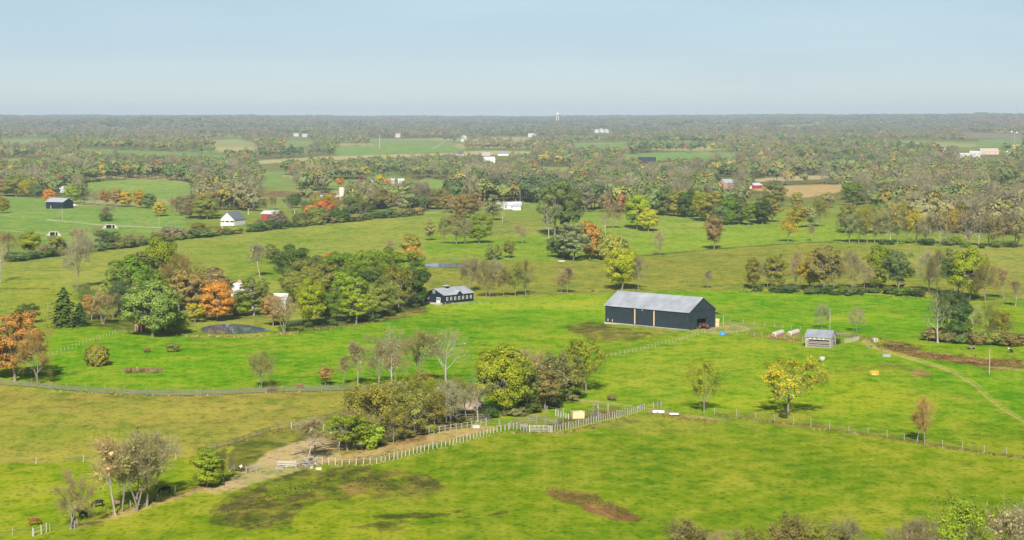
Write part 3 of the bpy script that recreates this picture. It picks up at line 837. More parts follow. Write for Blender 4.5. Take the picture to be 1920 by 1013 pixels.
# ------------------------------------------------------------------ trees one by one
PAL = {  # sunlit look of a crown (photo colour) and the word for it
 'dg': ((78,98,42), 'dark green'), 'mg': ((108,130,38), 'green'), 'lg': ((124,146,70), 'pale green'),
 'yg': ((136,148,38), 'yellow-green'), 'y': ((170,162,44), 'yellow'), 'or': ((190,138,60), 'orange'),
 'ro': ((206,128,66), 'bright orange-red'), 'rd': ((130,60,66), 'dark red'), 'rb': ((148,126,76), 'reddish-brown'),
 'br': ((136,126,72), 'brown-olive'), 'gr': ((150,138,100), 'grey-brown'), 'ol': ((130,132,56), 'olive'),
 'go': ((172,152,44), 'golden'), 'ob': ((168,130,68), 'orange-brown'), 'gg': ((146,150,92), 'grey-green'), 'tg': ((100,116,62), 'dull green'),
}
KINDW = {'oak': 'broad', 'tall': 'tall full', 'airy': 'loose-crowned', 'sparse': 'thin-leaved', 'bare': 'nearly bare', 'wide': 'wide-branching bare',
         'dead': 'dead pale-limbed', 'slim': 'slender bare', 'open': 'open-crowned', 'vase': 'vase-shaped', 'bush': 'round', 'conifer': 'conical', 'cedar': 'dense'}
BUSHCAT = {'bush': 'bush'}
trng = random.Random(77)
NT = [0]
def tree(px, py, h, kind, pal, wf=1.0, label=None, group=None, var=None, cat=None, name=None, jit=0.10, rz=None):
    p = G(px, py)
    dist = math.hypot(p[0], p[1])
    hm = h * dist / F / math.cos(math.atan2(CAMZ - p[2], dist)) * 1.0
    opts = SHAPES[kind]
    cm, tm, top, wid = opts[(trng.randrange(len(opts)) if var is None else var) % len(opts)]
    s = hm / top
    nm = name or {'bush': 'bush', 'conifer': 'pine_tree', 'cedar': 'cedar_tree', 'dead': 'dead_tree', 'bare': 'bare_tree', 'wide': 'bare_tree', 'slim': 'bare_tree'}.get(kind, 'tree')
    root = bpy.data.objects.new(nm, None); C.objects.link(root); root.empty_display_size = 0.5
    root.location = (p[0], p[1], p[2] - 0.05)
    root.rotation_euler = (0, 0, trng.random() * 6.283 if rz is None else rz)
    if kind in ('oak', 'tall', 'airy', 'sparse', 'open'): wf *= 1.16
    root.scale = (s * wf, s * wf, s)
    c = PAL[pal][0]
    f = 1 + trng.uniform(-jit, jit); g = trng.uniform(-jit, jit) * 0.7
    cc = (min(255, c[0] * f * (1 + g)), min(255, c[1] * f), min(255, c[2] * f * (1 - g)))
    o = bpy.data.objects.new('crown', cm); C.objects.link(o); o.parent = root; o.color = col(*cc, k=TK)
    o2 = bpy.data.objects.new('trunk', tm); C.objects.link(o2); o2.parent = root
    tag(root, label, cat or BUSHCAT.get(kind, 'tree'), group)
    NT[0] += 1
    root["_px"] = px; root["_w"] = f"{PAL[pal][1]} {KINDW[kind]}"
    return root

GROVE = 'trees of the farmstead grove'
TREES = [
 # px, base, height, kind, palette, width, label, group
 (130,992,118,'bare','gr',1.05,'lone grey leafless tree with a pale trunk beside the small board gate','trees along the stock track'),
 (217,966,160,'slim','gr',1.2,'tall slim white-trunked tree at the near edge of the big leafless clump','trees along the stock track'),
 (229,960,150,'bare','gr',0.8,'leafless twin-stemmed tree right behind the white-trunked one in the clump','trees along the stock track'),
 (257,958,158,'wide','br',1.0,'biggest wide leafless tree with several leaning stems on bare dirt','trees along the stock track'),
 (275,950,150,'bare','gr',1.1,'leafless tree on the far side of the big clump on bare dirt','trees along the stock track'),
 (388,914,74,'tall','yg',1.15,'small bright yellow-green leafy tree with roots in bare dirt','trees along the stock track'),
 (420,906,74,'bare','br',0.9,'thin half-leafless tree beside the small bright green one','trees along the stock track'),
 (576,864,92,'slim','gr',1.9,'spindly grey tree growing out of a tangle of dead wood in the stockyard',None),
 (652,846,72,'airy','mg',1.15,'leafy green tree shading the near end of the dirt lane','trees of the dirt lane'),
 (690,842,50,'bush','yg',1.0,'low yellow-green tree crown leaning over the dirt lane','trees of the dirt lane'),
 (672,812,98,'sparse','ol',1.0,'thin olive tree by the broken board pen behind the lane','trees of the dirt lane'),
 (712,818,112,'sparse','ol',1.0,'tall thin olive tree standing between the hay field fence and the lane','trees of the dirt lane'),
 (738,832,66,'open','ol',1.0,'small olive tree on the dark fence line of the lane','trees of the dirt lane'),
 (778,818,104,'open','ol',0.9,'golden-olive tree in front of the pale earth bank','trees of the dirt lane'),
 (760,800,88,'sparse','ol',1.0,'olive tree behind the golden one at the earth bank','trees of the dirt lane'),
 (845,806,104,'bare','gr',0.9,'leafless tree straddling the pale earth bank gap','trees of the dirt lane'),
 (815,810,86,'sparse','ol',0.9,'olive thin tree on the lane beside the pale bank','trees of the dirt lane'),
 (896,791,98,'dead','gr',0.85,'dead white two-limbed tree in front of the broad yellow-green oak','trees by the corral'),
 (945,780,138,'oak','yg',0.78,'broad full yellow-green oak behind the cattle corral','trees by the corral'),
 (985,772,90,'airy','ol',1.0,'olive tree tucked under the broad yellow-green oak by the corral','trees by the corral'),
 (992,764,122,'bare','gr',0.95,'grey leafless tree right behind the broad oak by the corral','trees by the corral'),
 (1040,762,112,'sparse','br',0.95,'brown thin-leaved tree in the middle of the corral clump','trees by the corral'),
 (1022,770,80,'airy','br',1.0,'low brownish tree on the corral side of the clump','trees by the corral'),
 (1068,752,100,'airy','ol',0.9,'olive loose tree at the far side of the corral clump','trees by the corral'),
 (1099,736,112,'open','yg',0.85,'yellow-green leaning tree casting its shadow by the gravel track','trees by the corral'),
 (490,729,84,'vase','gg',0.95,'lone grey-green vase-shaped tree behind the long grey fence','trees behind the long board fence'),
 (610,723,38,'airy','rb',1.0,'small brown round-headed tree behind the long grey fence','trees behind the long board fence'),
 (643,724,62,'slim','gr',1.2,'thin crooked dead tree behind the long grey fence','trees behind the long board fence'),
 (671,725,96,'slim','gr',1.3,'slim white-barked bare tree behind the long grey fence','trees behind the long board fence'),
 (708,724,108,'bare','gr',0.8,'bare tree with a dark trunk behind the long grey fence','trees behind the long board fence'),
 (735,727,128,'dead','gr',0.85,'tall dead white tree with a forked top behind the grey fence','trees behind the long board fence'),
 (743,726,104,'bare','gr',0.7,'bare grey tree crowding against the tall dead white one','trees behind the long board fence'),
 (783,720,118,'bare','br',0.9,'densest brown twiggy tree of the row behind the grey fence','trees behind the long board fence'),
 (836,722,116,'dead','gr',0.9,'pale grey many-limbed bare tree at the far end of the row','trees behind the long board fence'),
 (790,757,62,'airy','ol',1.0,'olive scrubby tree above the dirt bank',None),
 (28,716,132,'airy','ob',0.95,'tall orange-brown tree nearest the long fence at the picture edge',None),
 (73,723,122,'bare','br',0.85,'half-bare brownish tree beside the orange-brown one',None),
 (-8,712,96,'airy','ob',0.9,'orange tree cut by the picture edge above the fence',None),
 (182,686,42,'cedar','ol',1.0,'lone dense olive cedar on the mown green pasture',None),
 (120,614,74,'conifer','dg',1.5,'dark green layered pine at the edge of the farmstead grove',GROVE),
 (150,612,44,'conifer','dg',1.6,'shorter dark green pine beside the taller layered pine',GROVE),
 (143,545,118,'bare','gr',0.7,'tall bare grey tree rising behind the dark pine',GROVE),
 (52,606,36,'airy','dg',1.2,'low spreading green tree beside the dark pine',GROVE),
 (193,608,78,'wide','rb',0.9,'rusty-brown open tree with a stout pale trunk near the pine',GROVE),
 (172,600,48,'airy','or',0.9,'orange-leaved bough tree beside the stout pale trunk',GROVE),
 (286,632,108,'oak','lg',0.98,'broad pale green oak overhanging the little red shed',GROVE),
 (245,590,112,'oak','mg',0.8,'dense green tree standing behind the pale oak of the red shed',GROVE),
 (222,596,96,'airy','ol',0.9,'olive tree at the pine side of the dense green tree',GROVE),
 (300,555,112,'oak','yg',0.72,'yellow-green round-topped tree, highest crown of the grove',GROVE),
 (263,575,104,'tall','ol',1.0,'dull olive tree under the high yellow-green crown',GROVE),
 (335,585,118,'bare','br',0.95,'large brownish half-bare tree between the oak and the orange maple',GROVE),
 (352,600,96,'airy','br',0.9,'brown-olive tree in front of the large half-bare one',GROVE),
 (330,625,40,'bush','yg',1.0,'yellow-green tree end drooping beside the red shed oak',GROVE),
 (366,606,38,'airy','y',1.0,'small yellow tree at the end of the farm pond',GROVE),
 (407,602,76,'oak','or',0.95,'orange-gold maple with a pale trunk behind the farm pond',GROVE),
 (402,590,88,'tall','rb',1.2,'rusty taller maple right behind the orange-gold one',GROVE),
 (372,560,48,'airy','yg',0.8,'small lime-yellow tree peeping over the grove',GROVE),
 (476,592,70,'airy','ol',1.05,'olive-green tree in front of the white farmhouse',GROVE),
 (455,592,44,'bush','mg',1.0,'bright green low tree between the pond and the white farmhouse',GROVE),
 (532,626,80,'wide','gr',0.9,'big bare tree with pale spreading limbs at the pond corner',GROVE),
 (512,612,62,'airy','rb',0.9,'orange-brown tree tangled with the pale bare one at the pond',GROVE),
 (548,530,72,'oak','dg',1.0,'dark green tree at the far corner of the middle grove',GROVE),
 (590,538,60,'oak','tg',1.1,'dull green round tree on the hayfield edge of the middle grove',GROVE),
 (640,545,74,'oak','mg',0.95,'green round-crowned tree in the hayfield edge of the grove',GROVE),
 (690,548,82,'oak','mg',0.9,'full green tree at the middle of the grove skyline',GROVE),
 (728,550,88,'oak','mg',0.75,'full green tree next to the grove skyline tree',GROVE),
 (766,560,92,'airy','mg',0.85,'green open-limbed tree near the black horse barn',GROVE),
 (777,577,76,'tall','dg',1.0,'dark green tree touching the black horse barn',GROVE),
 (582,612,94,'oak','yg',0.72,'yellow-green tree on the pasture front of the grove',GROVE),
 (618,604,60,'oak','mg',0.95,'green tree in the pasture front of the grove',GROVE),
 (655,600,92,'airy','yg',0.9,'tall yellow-green open tree in the pasture front of the grove',GROVE),
 (668,607,62,'airy','yg',1.15,'golden-yellow low tree with a white trunk, pasture front of the grove',GROVE),
 (700,596,66,'oak','ol',0.95,'olive-gold tree right of the white-trunked yellow one',GROVE),
 (612,560,50,'airy','ol',1.1,'olive tree deep in the middle grove',GROVE),
 (680,575,70,'oak','dg',1.0,'dark green tree in the heart of the grove',GROVE),
 (748,582,96,'sparse','ol',0.7,'thin olive tree with a white trunk near the horse barn',GROVE),
 (728,592,62,'airy','ol',0.8,'olive low tree at the barn end of the grove front',GROVE),
 (560,570,62,'oak','ol',1.0,'olive round tree behind the pale bare tree',GROVE),
 (618,508,34,'airy','or',0.8,'little orange tree poking over the grove skyline',GROVE),
 (770,500,62,'tall','ol',0.9,'olive tree beyond the grove by the upper pond',GROVE),
 (772,520,60,'airy','or',0.7,'orange-tinged tree at the end of the grove by the upper pond',GROVE),
 (510,495,38,'airy','ol',1.1,'small olive tree on the hayfield beyond the grove',GROVE),
 (730,478,34,'bare','gr',1.1,'faint bare tree on the hayfield beyond the grove',GROVE),
 (0,530,92,'dead','gr',0.6,'leaning white dead trunk at the picture edge on the olive pasture',None),
 (488,520,70,'slim','gr',1.5,'faint leafless tree on the olive pasture beyond the farmhouse',None),
 (880,548,72,'wide','gr',0.8,'spreading bare grey tree right behind the black horse barn','bare trees behind the horse barn'),
 (912,558,78,'bare','br',0.75,'tall olive-brown bare tree beyond the horse barn end','bare trees behind the horse barn'),
 (918,558,62,'bare','gr',0.7,'shorter bare tree paired with the tall one past the horse barn','bare trees behind the horse barn'),
 (945,556,60,'sparse','br',0.8,'thin brown tree between the paired bare trees and the clump','bare trees behind the horse barn'),
 (966,556,66,'sparse','ol',0.8,'olive thin tree in the clump beyond the horse barn','bare trees behind the horse barn'),
 (987,554,78,'bare','br',0.8,'last and tallest brown tree of the clump beyond the horse barn','bare trees behind the horse barn'),
 (926,524,44,'bare','gr',1.2,'bare spreading tree in front of the upper pond','bare trees behind the horse barn'),
 (1166,544,80,'oak','yg',0.8,'round yellow-green tree standing just behind the big black barn',None),
 (1197,545,70,'bare','gr',0.7,'thin bare tree next to the yellow-green tree behind the big barn',None),
 (1063,551,56,'slim','gr',1.6,'small white-stemmed bare tree alone on the olive field',None),
 (1051,549,52,'bare','gr',0.8,'faint bare tree beside the small white-stemmed one on the olive field',None),
 (1326,542,38,'slim','gr',1.5,'tiny leafless tree on the olive slope behind the big barn',None),
 (1074,490,74,'airy','gg',1.1,'grey-green tree beside the orange tree on the middle slope','trees of the middle slope'),
 (1052,484,44,'bush','tg',0.9,'low dull green tree by the orange tree of the middle slope','trees of the middle slope'),
 (1106,486,72,'tall','or',0.85,'bright orange tree on the middle slope','trees of the middle slope'),
 (1146,488,52,'cedar','ol',1.05,'dense rounded dark olive tree next to the bright orange tree','trees of the middle slope'),
 (1237,479,50,'bare','gr',0.8,'small bare grey tree in the open green slope','trees of the middle slope'),
 (1339,468,64,'airy','rb',0.72,'lone reddish-brown tree with a white trunk on the green slope','trees of the middle slope'),
 (1216,434,46,'oak','y',0.95,'brilliant yellow round tree at the edge of the woods','trees of the middle slope'),
 (1194,430,66,'oak','yg',0.8,'yellow-green tree right behind the brilliant yellow one','trees of the middle slope'),
 (1029,446,82,'dead','ol',0.75,'old dead-limbed white trunk under the dark rounded crowns','trees of the middle slope'),
 (1040,442,104,'airy','tg',0.8,'tall dark crown above the dead-limbed white trunk','trees of the middle slope'),
 (1064,434,88,'oak','tg',0.75,'dark rounded tree next to the dead-limbed white trunk','trees of the middle slope'),
 (942,419,54,'dead','ol',0.7,'stout white dead tree below the long white farm building','trees of the middle slope'),
 (925,414,50,'airy','gg',0.9,'grey-green tree beside the stout white dead tree','trees of the middle slope'),
 (898,456,58,'oak','mg',0.85,'dense green tree with a yellow top on the shaded bank','trees of the middle slope'),
 (805,451,40,'airy','gg',0.8,'small tree with a bright white trunk at the end of the shaded bank','trees of the middle slope'),
 (834,457,56,'bare','br',0.8,'bare brownish tree by the white-trunked one on the shaded bank','trees of the middle slope'),
 (856,458,64,'sparse','br',0.9,'tall brown tree group leader on the shaded bank','trees of the middle slope'),
 (872,457,56,'bare','gr',0.8,'grey bare tree against the dense green one on the shaded bank','trees of the middle slope'),
 (979,457,42,'bare','gr',0.9,'small bare tree with a long shadow on the open green slope','trees of the middle slope'),
 (954,485,34,'airy','ol',0.8,'tiny olive tree with a white stem near the upper pond','trees of the middle slope'),
 (925,488,30,'bush','ol',0.8,'tiny round tree above the upper pond shore','trees of the middle slope'),
 (1135,442,60,'dead','ol',0.8,'broken white snag beside the yellow-green trees of the wood edge','trees of the middle slope'),
 (1150,430,56,'bare','gr',0.9,'grey bare tree by the broken white snag','trees of the middle slope'),
 (1478,454,50,'sparse','go',0.9,'gold-tinged small gnarled tree on the hedge line of the slope','trees of the middle slope'),
 (1524,452,32,'slim','gr',1.5,'tiny bare sapling on the hedge line of the slope','trees of the middle slope'),
 (1495,428,44,'airy','go',1.0,'golden olive tree on the pasture below the tan fields','trees of the middle slope'),
 (1536,426,62,'vase','ol',0.85,'dark olive fan-shaped tree on the pasture below the tan fields','trees of the middle slope'),
 (1518,427,40,'airy','gg',0.8,'grey-green tree against the fan-shaped one','trees of the middle slope'),
 (1593,438,56,'airy','ol',1.0,'olive tree at the start of the long bare belt','trees of the middle slope'),
 (1758,643,104,'dead','tg',0.95,'old half-dead tree with long white limbs at the pasture corner','trees of the far hedge'),
 (1775,640,104,'open','tg',0.8,'dark grey-green tree behind the white-limbed one','trees of the far hedge'),
 (1796,640,84,'tall','dg',0.9,'dark green tree beside the white-limbed tree','trees of the far hedge'),
 (1828,634,66,'dead','gr',0.7,'small dead white tree in the hedge by the brown soil','trees of the far hedge'),
 (1856,642,86,'bare','ol',0.85,'olive bare tree past the small dead one in the hedge','trees of the far hedge'),
 (1875,645,66,'sparse','ol',1.0,'low thin tree at the hedge end by the pasture','trees of the far hedge'),
 (1904,575,56,'slim','gr',1.3,'small leafless tree near the picture edge on the green pasture',None),
 (1883,560,62,'slim','gr',1.7,'tall bare whitish tree near the picture edge beyond the hedge',None),
 (1320,774,104,'open','yg',0.72,'yellow-green upright tree by the lane fence',None),
 (1478,779,120,'open','y',1.15,'broad golden tree with dark gnarled limbs by the lane fence',None),
 (1719,828,62,'slim','rb',1.4,'shorter pale-stemmed tree of the pair on the wire fence',None),
 (1733,831,96,'bare','rb',0.62,'taller pale-stemmed orange-tinged tree of the pair on the wire fence',None),
 (1541,616,50,'bare','gr',0.95,'leafless tree rising behind the grey shed roof',None),
 (1607,622,50,'bare','gr',0.95,'leafless tree over the little pen beside the grey shed',None),
 (1285,1062,96,'sparse','br',1.1,'brown tree top at the bottom edge, first of the near row','tree tops along the bottom edge'),
 (1350,1085,106,'bare','gr',1.2,'grey bare tree top between the two brown ones, bottom edge','tree tops along the bottom edge'),
 (1400,1080,96,'sparse','ol',1.1,'olive faint tree top at the bottom edge','tree tops along the bottom edge'),
 (1478,1070,114,'sparse','br',1.1,'bigger brown tree top at the bottom edge','tree tops along the bottom edge'),
 (1585,1082,122,'bare','gr',0.9,'faint bare grey tree top at the bottom edge','tree tops along the bottom edge'),
 (1560,1080,92,'airy','ol',1.0,'low olive tree top beside the faint grey one','tree tops along the bottom edge'),
 (1690,1095,132,'bare','gr',1.1,'brown-grey bare tree top next to the yellow one','tree tops along the bottom edge'),
 (1748,1085,130,'bare','br',1.0,'bare brown tree top hugging the yellow one','tree tops along the bottom edge'),
 (1806,1090,170,'open','yg',0.85,'yellow-green tree top with dark limbs at the bottom corner','tree tops along the bottom edge'),
 (1890,1095,186,'wide','gr',0.85,'large grey-brown bare crown filling the bottom corner','tree tops along the bottom edge'),
 (1945,1110,180,'bare','gr',1.0,'bare crown cut by the corner of the picture','tree tops along the bottom edge'),
 (1411,542,60,'tall','ol',0.65,'narrow two-tiered olive tree at the start of the meadow hedge','trees of the meadow hedge'),
 (1455,542,66,'tall','ol',0.8,'leafy olive tree with a thin gold base in the meadow hedge','trees of the meadow hedge'),
 (1440,541,56,'bare','gr',0.7,'thin bare tree before the leafy olive one in the meadow hedge','trees of the meadow hedge'),
 (1492,543,84,'vase','gr',0.55,'tall fan-topped grey tree of the meadow hedge','trees of the meadow hedge'),
 (1520,546,74,'airy','go',0.85,'gold-brown tree of the meadow hedge','trees of the meadow hedge'),
 (1545,548,86,'airy','br',0.85,'tallest brown-olive tree beside the gold-brown one in the meadow hedge','trees of the meadow hedge'),
 (1562,545,74,'bare','br',0.8,'brownish bare tree past the tallest brown-olive one','trees of the meadow hedge'),
 (1597,545,84,'bare','gr',0.7,'lone grey bare tree after the gap in the meadow hedge','trees of the meadow hedge'),
 (1621,546,62,'bare','gr',0.9,'slanting bare tree before the bright green one of the meadow hedge','trees of the meadow hedge'),
 (1646,543,82,'tall','yg',0.8,'bright yellow-green tree of the meadow hedge','trees of the meadow hedge'),
 (1683,546,78,'airy','tg',0.85,'dull green tree around a dead white stem in the meadow hedge','trees of the meadow hedge'),
 (1684,547,52,'dead','tg',0.5,'dead white stem inside the dull green tree','trees of the meadow hedge'),
 (1742,548,84,'bare','gr',0.85,'grey bare tree past the dead white stem','trees of the meadow hedge'),
 (1757,552,90,'bare','br',0.7,'brownish bare tree close to the big yellow-green crown','trees of the meadow hedge'),
 (1818,562,98,'oak','yg',0.75,'big full yellow-green tree at the end of the meadow hedge','trees of the meadow hedge'),
 (1796,556,88,'airy','tg',0.8,'dark top showing behind the big yellow-green tree','trees of the meadow hedge'),
 (1848,566,76,'bare','br',0.9,'brown bare tree past the big yellow-green one','trees of the meadow hedge'),
 (197,414,36,'wide','gr',1.15,'round twiggy grey tree with a green skirt below the far black barn',None),
 (197,415,16,'bush','dg',1.3,'dark green skirt of bushes under the round grey tree',None),
 (299,406,28,'oak','go',1.0,'golden tree with a round shadow on the far green field',None),
 (4,400,30,'oak','ol',1.0,'olive round tree at the picture edge on the far green field',None),
 (236,388,30,'oak','go',0.95,'golden-orange round tree in the row behind the far black barn','row behind the far black barn'),
 (218,388,34,'airy','rb',0.9,'brown tree topping the row behind the far black barn','row behind the far black barn'),
 (262,390,34,'oak','go',0.8,'golden-olive tree past the brown-topped one behind the far black barn','row behind the far black barn'),
 (280,391,28,'oak','tg',1.0,'dull green last tree of the row behind the far black barn','row behind the far black barn'),
 (197,386,30,'airy','or',0.8,'small orange-tan tree before the topping one of that row','row behind the far black barn'),
 (178,385,32,'bare','gr',1.2,'grey bare tree in the row behind the far black barn','row behind the far black barn'),
 (158,384,40,'airy','tg',0.8,'taller dull green tree in the row behind the far black barn','row behind the far black barn'),
 (135,382,34,'oak','yg',1.0,'yellow-green tree rising over the far black barn','row behind the far black barn'),
 (92,382,28,'oak','or',0.95,'orange tree at the gable end of the far black barn','row behind the far black barn'),
 (68,372,26,'oak','tg',1.0,'dull green tree at the field corner past the orange one','row behind the far black barn'),
 (52,370,32,'oak','go',1.0,'golden tree of the corner clump on the far field','row behind the far black barn'),
 (30,369,42,'oak','ol',1.1,'big olive tree of the corner clump on the far field','row behind the far black barn'),
 (8,368,34,'oak','rb',1.0,'brown tree of the corner clump at the picture edge','row behind the far black barn'),
 (146,472,52,'wide','gr',0.95,'twiggy brown tree sticking up from the hedge in the left','trees of the long hedge'),
 (57,478,44,'oak','yg',0.95,'yellow-green tree in the long hedge','trees of the long hedge'),
 (18,478,54,'wide','rb',1.1,'large brown bare crown at the start of the long hedge','trees of the long hedge'),
 (100,472,34,'wide','br',1.0,'brown rounded tree in the long hedge','trees of the long hedge'),
 (608,412,38,'oak','ro',1.0,'bright orange-red tree beside the old farm roofs',None),
 (583,412,28,'oak','or',1.0,'smaller orange tree in front of the bright orange-red one',None),
 (637,350,16,'oak','or',1.1,'orange tree peeping over the grey silo',None),
 (726,356,22,'oak','or',0.9,'orange tree before the white cottage',None),
 (711,345,18,'oak','y',1.0,'yellow tree between the two white cottages',None),
 (761,355,18,'oak','y',1.0,'yellow tree at the end cottage',None),
 (800,368,11,'bush','rd',1.6,'crimson round bush on the pale green field',None),
 (725,375,14,'bush','go',1.6,'golden mound of a tree below the cottages',None),
 (677,344,14,'tall','rd',0.9,'dark red slanting tree by the first cottage',None),
 (690,382,34,'tall','rb',0.8,'rusty narrow tree in the wood below the cottages',None),
 (553,390,28,'oak','dg',1.0,'dark green round tree above the red and white shed',None),
]
for t in TREES:
    px, py, h, kd, pl, wf, lab, grp = t
    kw = {}
    if kd == 'bush' and 'bush' not in lab: kw = dict(cat='tree', name='tree')
    tree(px, py, h, kd, pl, wf, lab, grp, **kw)
NHAND = NT[0]

ORD = ['first', 'second', 'third', 'fourth', 'fifth', 'sixth', 'seventh', 'eighth', 'ninth', 'tenth', 'eleventh', 'twelfth', 'thirteenth', 'fourteenth']
def cluster(place, line, n, h, kinds, pals, seed, spread=3, wf=(0.8, 1.1)):
    """a belt of trees along a base line; each one named by its look and its turn in the belt"""
    rg = random.Random(seed)
    L = [0.0]
    for a, b in zip(line, line[1:]): L.append(L[-1] + math.hypot(b[0] - a[0], b[1] - a[1]))
    made = []
    for i in range(n):
        t = (i + 0.5 + rg.uniform(-0.4, 0.4)) / n * L[-1]
        k = max(j for j in range(len(L)) if L[j] <= t + 1e-6); k = min(k, len(line) - 2)
        f = (t - L[k]) / max(L[k + 1] - L[k], 1e-6)
        x = line[k][0] + (line[k + 1][0] - line[k][0]) * f; y = line[k][1] + (line[k + 1][1] - line[k][1]) * f
        kd = rg.choice(kinds); pl = rg.choice(pals)
        o = tree(x, y - rg.uniform(0, spread), rg.uniform(*h), kd, pl, rg.uniform(*wf), None, 'trees of ' + place, cat='bush' if kd == 'bush' else 'tree', name='bush' if kd == 'bush' else 'tree')
        o['_c'] = 'bush' if kd == 'bush' else 'tree'; made.append(o)
    by = {}
    for o in sorted(made, key=lambda o: o["_px"]): by.setdefault(o["_w"], []).append(o)
    for w, os_ in by.items():
        for k, o in enumerate(os_):
            c_ = o["_c"]
            o["label"] = (f"{w} {c_} in {place}" if len(os_) == 1 else f"{ORD[k]} from the left among {w} {c_}s in {place}")

cluster('the farmstead grove', [(165,602),(215,600),(300,590),(380,580),(330,560)], 10, (58,88), ['oak','airy','bare'], ['ol','br','mg','tg','rb'], 21, 6)
cluster('the middle grove', [(545,560),(600,575),(700,565),(780,568)], 9, (55,80), ['oak','airy','oak'], ['mg','ol','tg','dg'], 22, 10)
cluster('the long hedge', [(70,482),(130,476),(230,464),(330,451)], 12, (18,36), ['bush','airy','wide','oak'], ['ol','tg','br','dg','gr'], 5, 2, (1.0,1.4))
cluster('the garage house hedge', [(335,449),(370,445),(402,441)], 4, (18,34), ['airy','oak','wide'], ['ol','tg','rb','gr'], 6, 2, (1.0,1.4))
cluster('the red shed hedge', [(478,432),(560,424),(640,418)], 9, (18,36), ['bush','airy','oak','wide'], ['ol','tg','br','dg','gr'], 16, 2, (1.0,1.4))
cluster('the lane thicket', [(700,806),(760,792),(820,800),(880,786)], 10, (70,104), ['sparse','bare','sparse','slim'], ['ol','yg','ol','gg'], 23, 8)
cluster('the garage house wood', [(325,402),(360,414),(400,414)], 9, (32,52), ['bare','wide','airy','oak'], ['gr','br','ol','rb'], 7, 8)
cluster('the wood around the silo', [(450,398),(520,404),(640,408),(680,408)], 9, (28,42), ['oak','airy','wide'], ['ol','br','tg','gr','go'], 8, 12)
cluster('the cottage wood', [(650,416),(690,410),(700,396),(760,398),(820,394),(850,400)], 12, (30,48), ['oak','airy','bare'], ['ol','br','tg','gr'], 9, 6)
cluster('the shaded bank wood', [(830,402),(870,410),(905,412)], 5, (30,52), ['bare','airy','oak'], ['gr','br','ol'], 10, 8)
cluster('the yellow tree wood', [(1240,408),(1300,416),(1360,424),(1400,426),(1450,420)], 15, (38,60), ['oak','airy','tall'], ['mg','yg','ol','tg','dg','ol'], 11, 10)
cluster('the pink barn woods', [(1060,404),(1130,400),(1200,396),(1290,396)], 8, (30,46), ['oak','airy','wide'], ['tg','ol','br','gr','dg'], 12, 6)
cluster('the tan field belt', [(1440,388),(1490,392),(1560,394),(1620,388),(1700,378),(1780,380)], 8, (28,46), ['oak','airy'], ['tg','ol','gg','mg'], 13, 5)
cluster('the long bare belt', [(1590,456),(1650,457),(1720,458),(1760,459),(1830,462),(1920,465)], 22, (52,82), ['bare','sparse','open','dead','bare','open'], ['gr','br','ol','go','gr','gg'], 14, 2, (0.8,1.05))
cluster('the low back wood', [(1600,440),(1700,440),(1800,440),(1920,444)], 6, (38,60), ['oak','airy','wide'], ['tg','ol','br','mg'], 15, 10)
print("TREES", NT[0], NHAND, flush=True)

# bushes of hedges and thickets
bn = [0]
def bushes(place, line, n, h, pals, seed, spread=2.0, wf=(1.1, 1.9)):
    rg = random.Random(seed)
    for i in range(n):
        t = (i + rg.random()) / n * (len(line) - 1); k = min(int(t), len(line) - 2); f = t - k
        x = line[k][0] + (line[k + 1][0] - line[k][0]) * f; y = line[k][1] + (line[k + 1][1] - line[k][1]) * f
        tree(x, y + rg.uniform(-spread, spread), rg.uniform(*h), 'bush', rg.choice(pals), rg.uniform(*wf), place, place, cat='bush', name='bush')
bushes('low dark bushes grown together in the meadow hedge', [(1420,545),(1480,549),(1540,552),(1600,553),(1640,550),(1680,552),(1740,558)], 22, (9,16), ['dg','mg','dg','tg'], 1)
bushes('dark bushes at the foot of the far hedge trees', [(1735,636),(1790,642),(1840,646),(1900,648)], 14, (12,26), ['dg','tg','br','ol'], 2)
bushes('continuous low hedge bushes along the top of the olive pasture', [(20,492),(70,484),(130,477),(230,465),(335,450),(420,440),(560,425),(700,411),(790,404)], 62, (9,17), ['dg','tg','ol','tg','br'], 31, 1.0, (1.3,2.2))
bushes('scrub under the grove along the pasture edge', [(540,612),(600,612),(660,606),(720,594),(790,574)], 14, (6,12), ['dg','br','tg','dg'], 3)
bushes('scrub along the shaded dirt lane fence', [(690,838),(740,828),(800,812),(860,800),(900,786)], 12, (9,20), ['dg','br','ol','br'], 4)
bushes('undergrowth behind the corral', [(895,786),(950,782),(1000,774),(1050,760),(1090,744)], 10, (10,22), ['dg','tg','br'], 7)
bushes('low bushes at the foot of the long bare belt', [(1650,457),(1700,458),(1760,460),(1830,464),(1915,466)], 12, (8,16), ['dg','tg','ol','mg'], 8)
bushes('weedy brush beside the brown soil', [(1662,648),(1680,650),(1705,654)], 5, (6,9), ['rb','br'], 9)
for a in ((1147,751,12,'br','brown round bush beside the gravel track'), (562,727,9,'rb','small brown bush at the long grey fence'), (211,740,8,'rb','reddish bush caught in the long fence'),
          (510,735,12,'rb','brown bush growing in the long fence'), (240,698,8,'rb','low brown bramble patch on the pasture'), (266,697,7,'rb','second low bramble patch on the pasture'), (290,700,7,'gr','pale dry bramble patch on the pasture'),
          (1565,646,13,'dg','dark green bush at the corner of the grey shed'), (325,660,17,'ol','fallen leafy bough lying before the red shed oak'),
          (275,661,9,'br','low brown scrub before the red shed oak'), (1112,547,4,'br','tiny dark bush behind the big black barn'),
          (1470,784,12,'dg','dark green bush at the foot of the broad golden tree'), (1112,804,6,'br','heap of dry brush by the corral')):
    tree(a[0], a[1], a[2], 'bush', a[3], 1.25, a[4], None, cat='bush', name='bush')
for o in list(bpy.data.objects):
    for k in ("_px", "_w", "_c"):
        if k in o: del o[k]

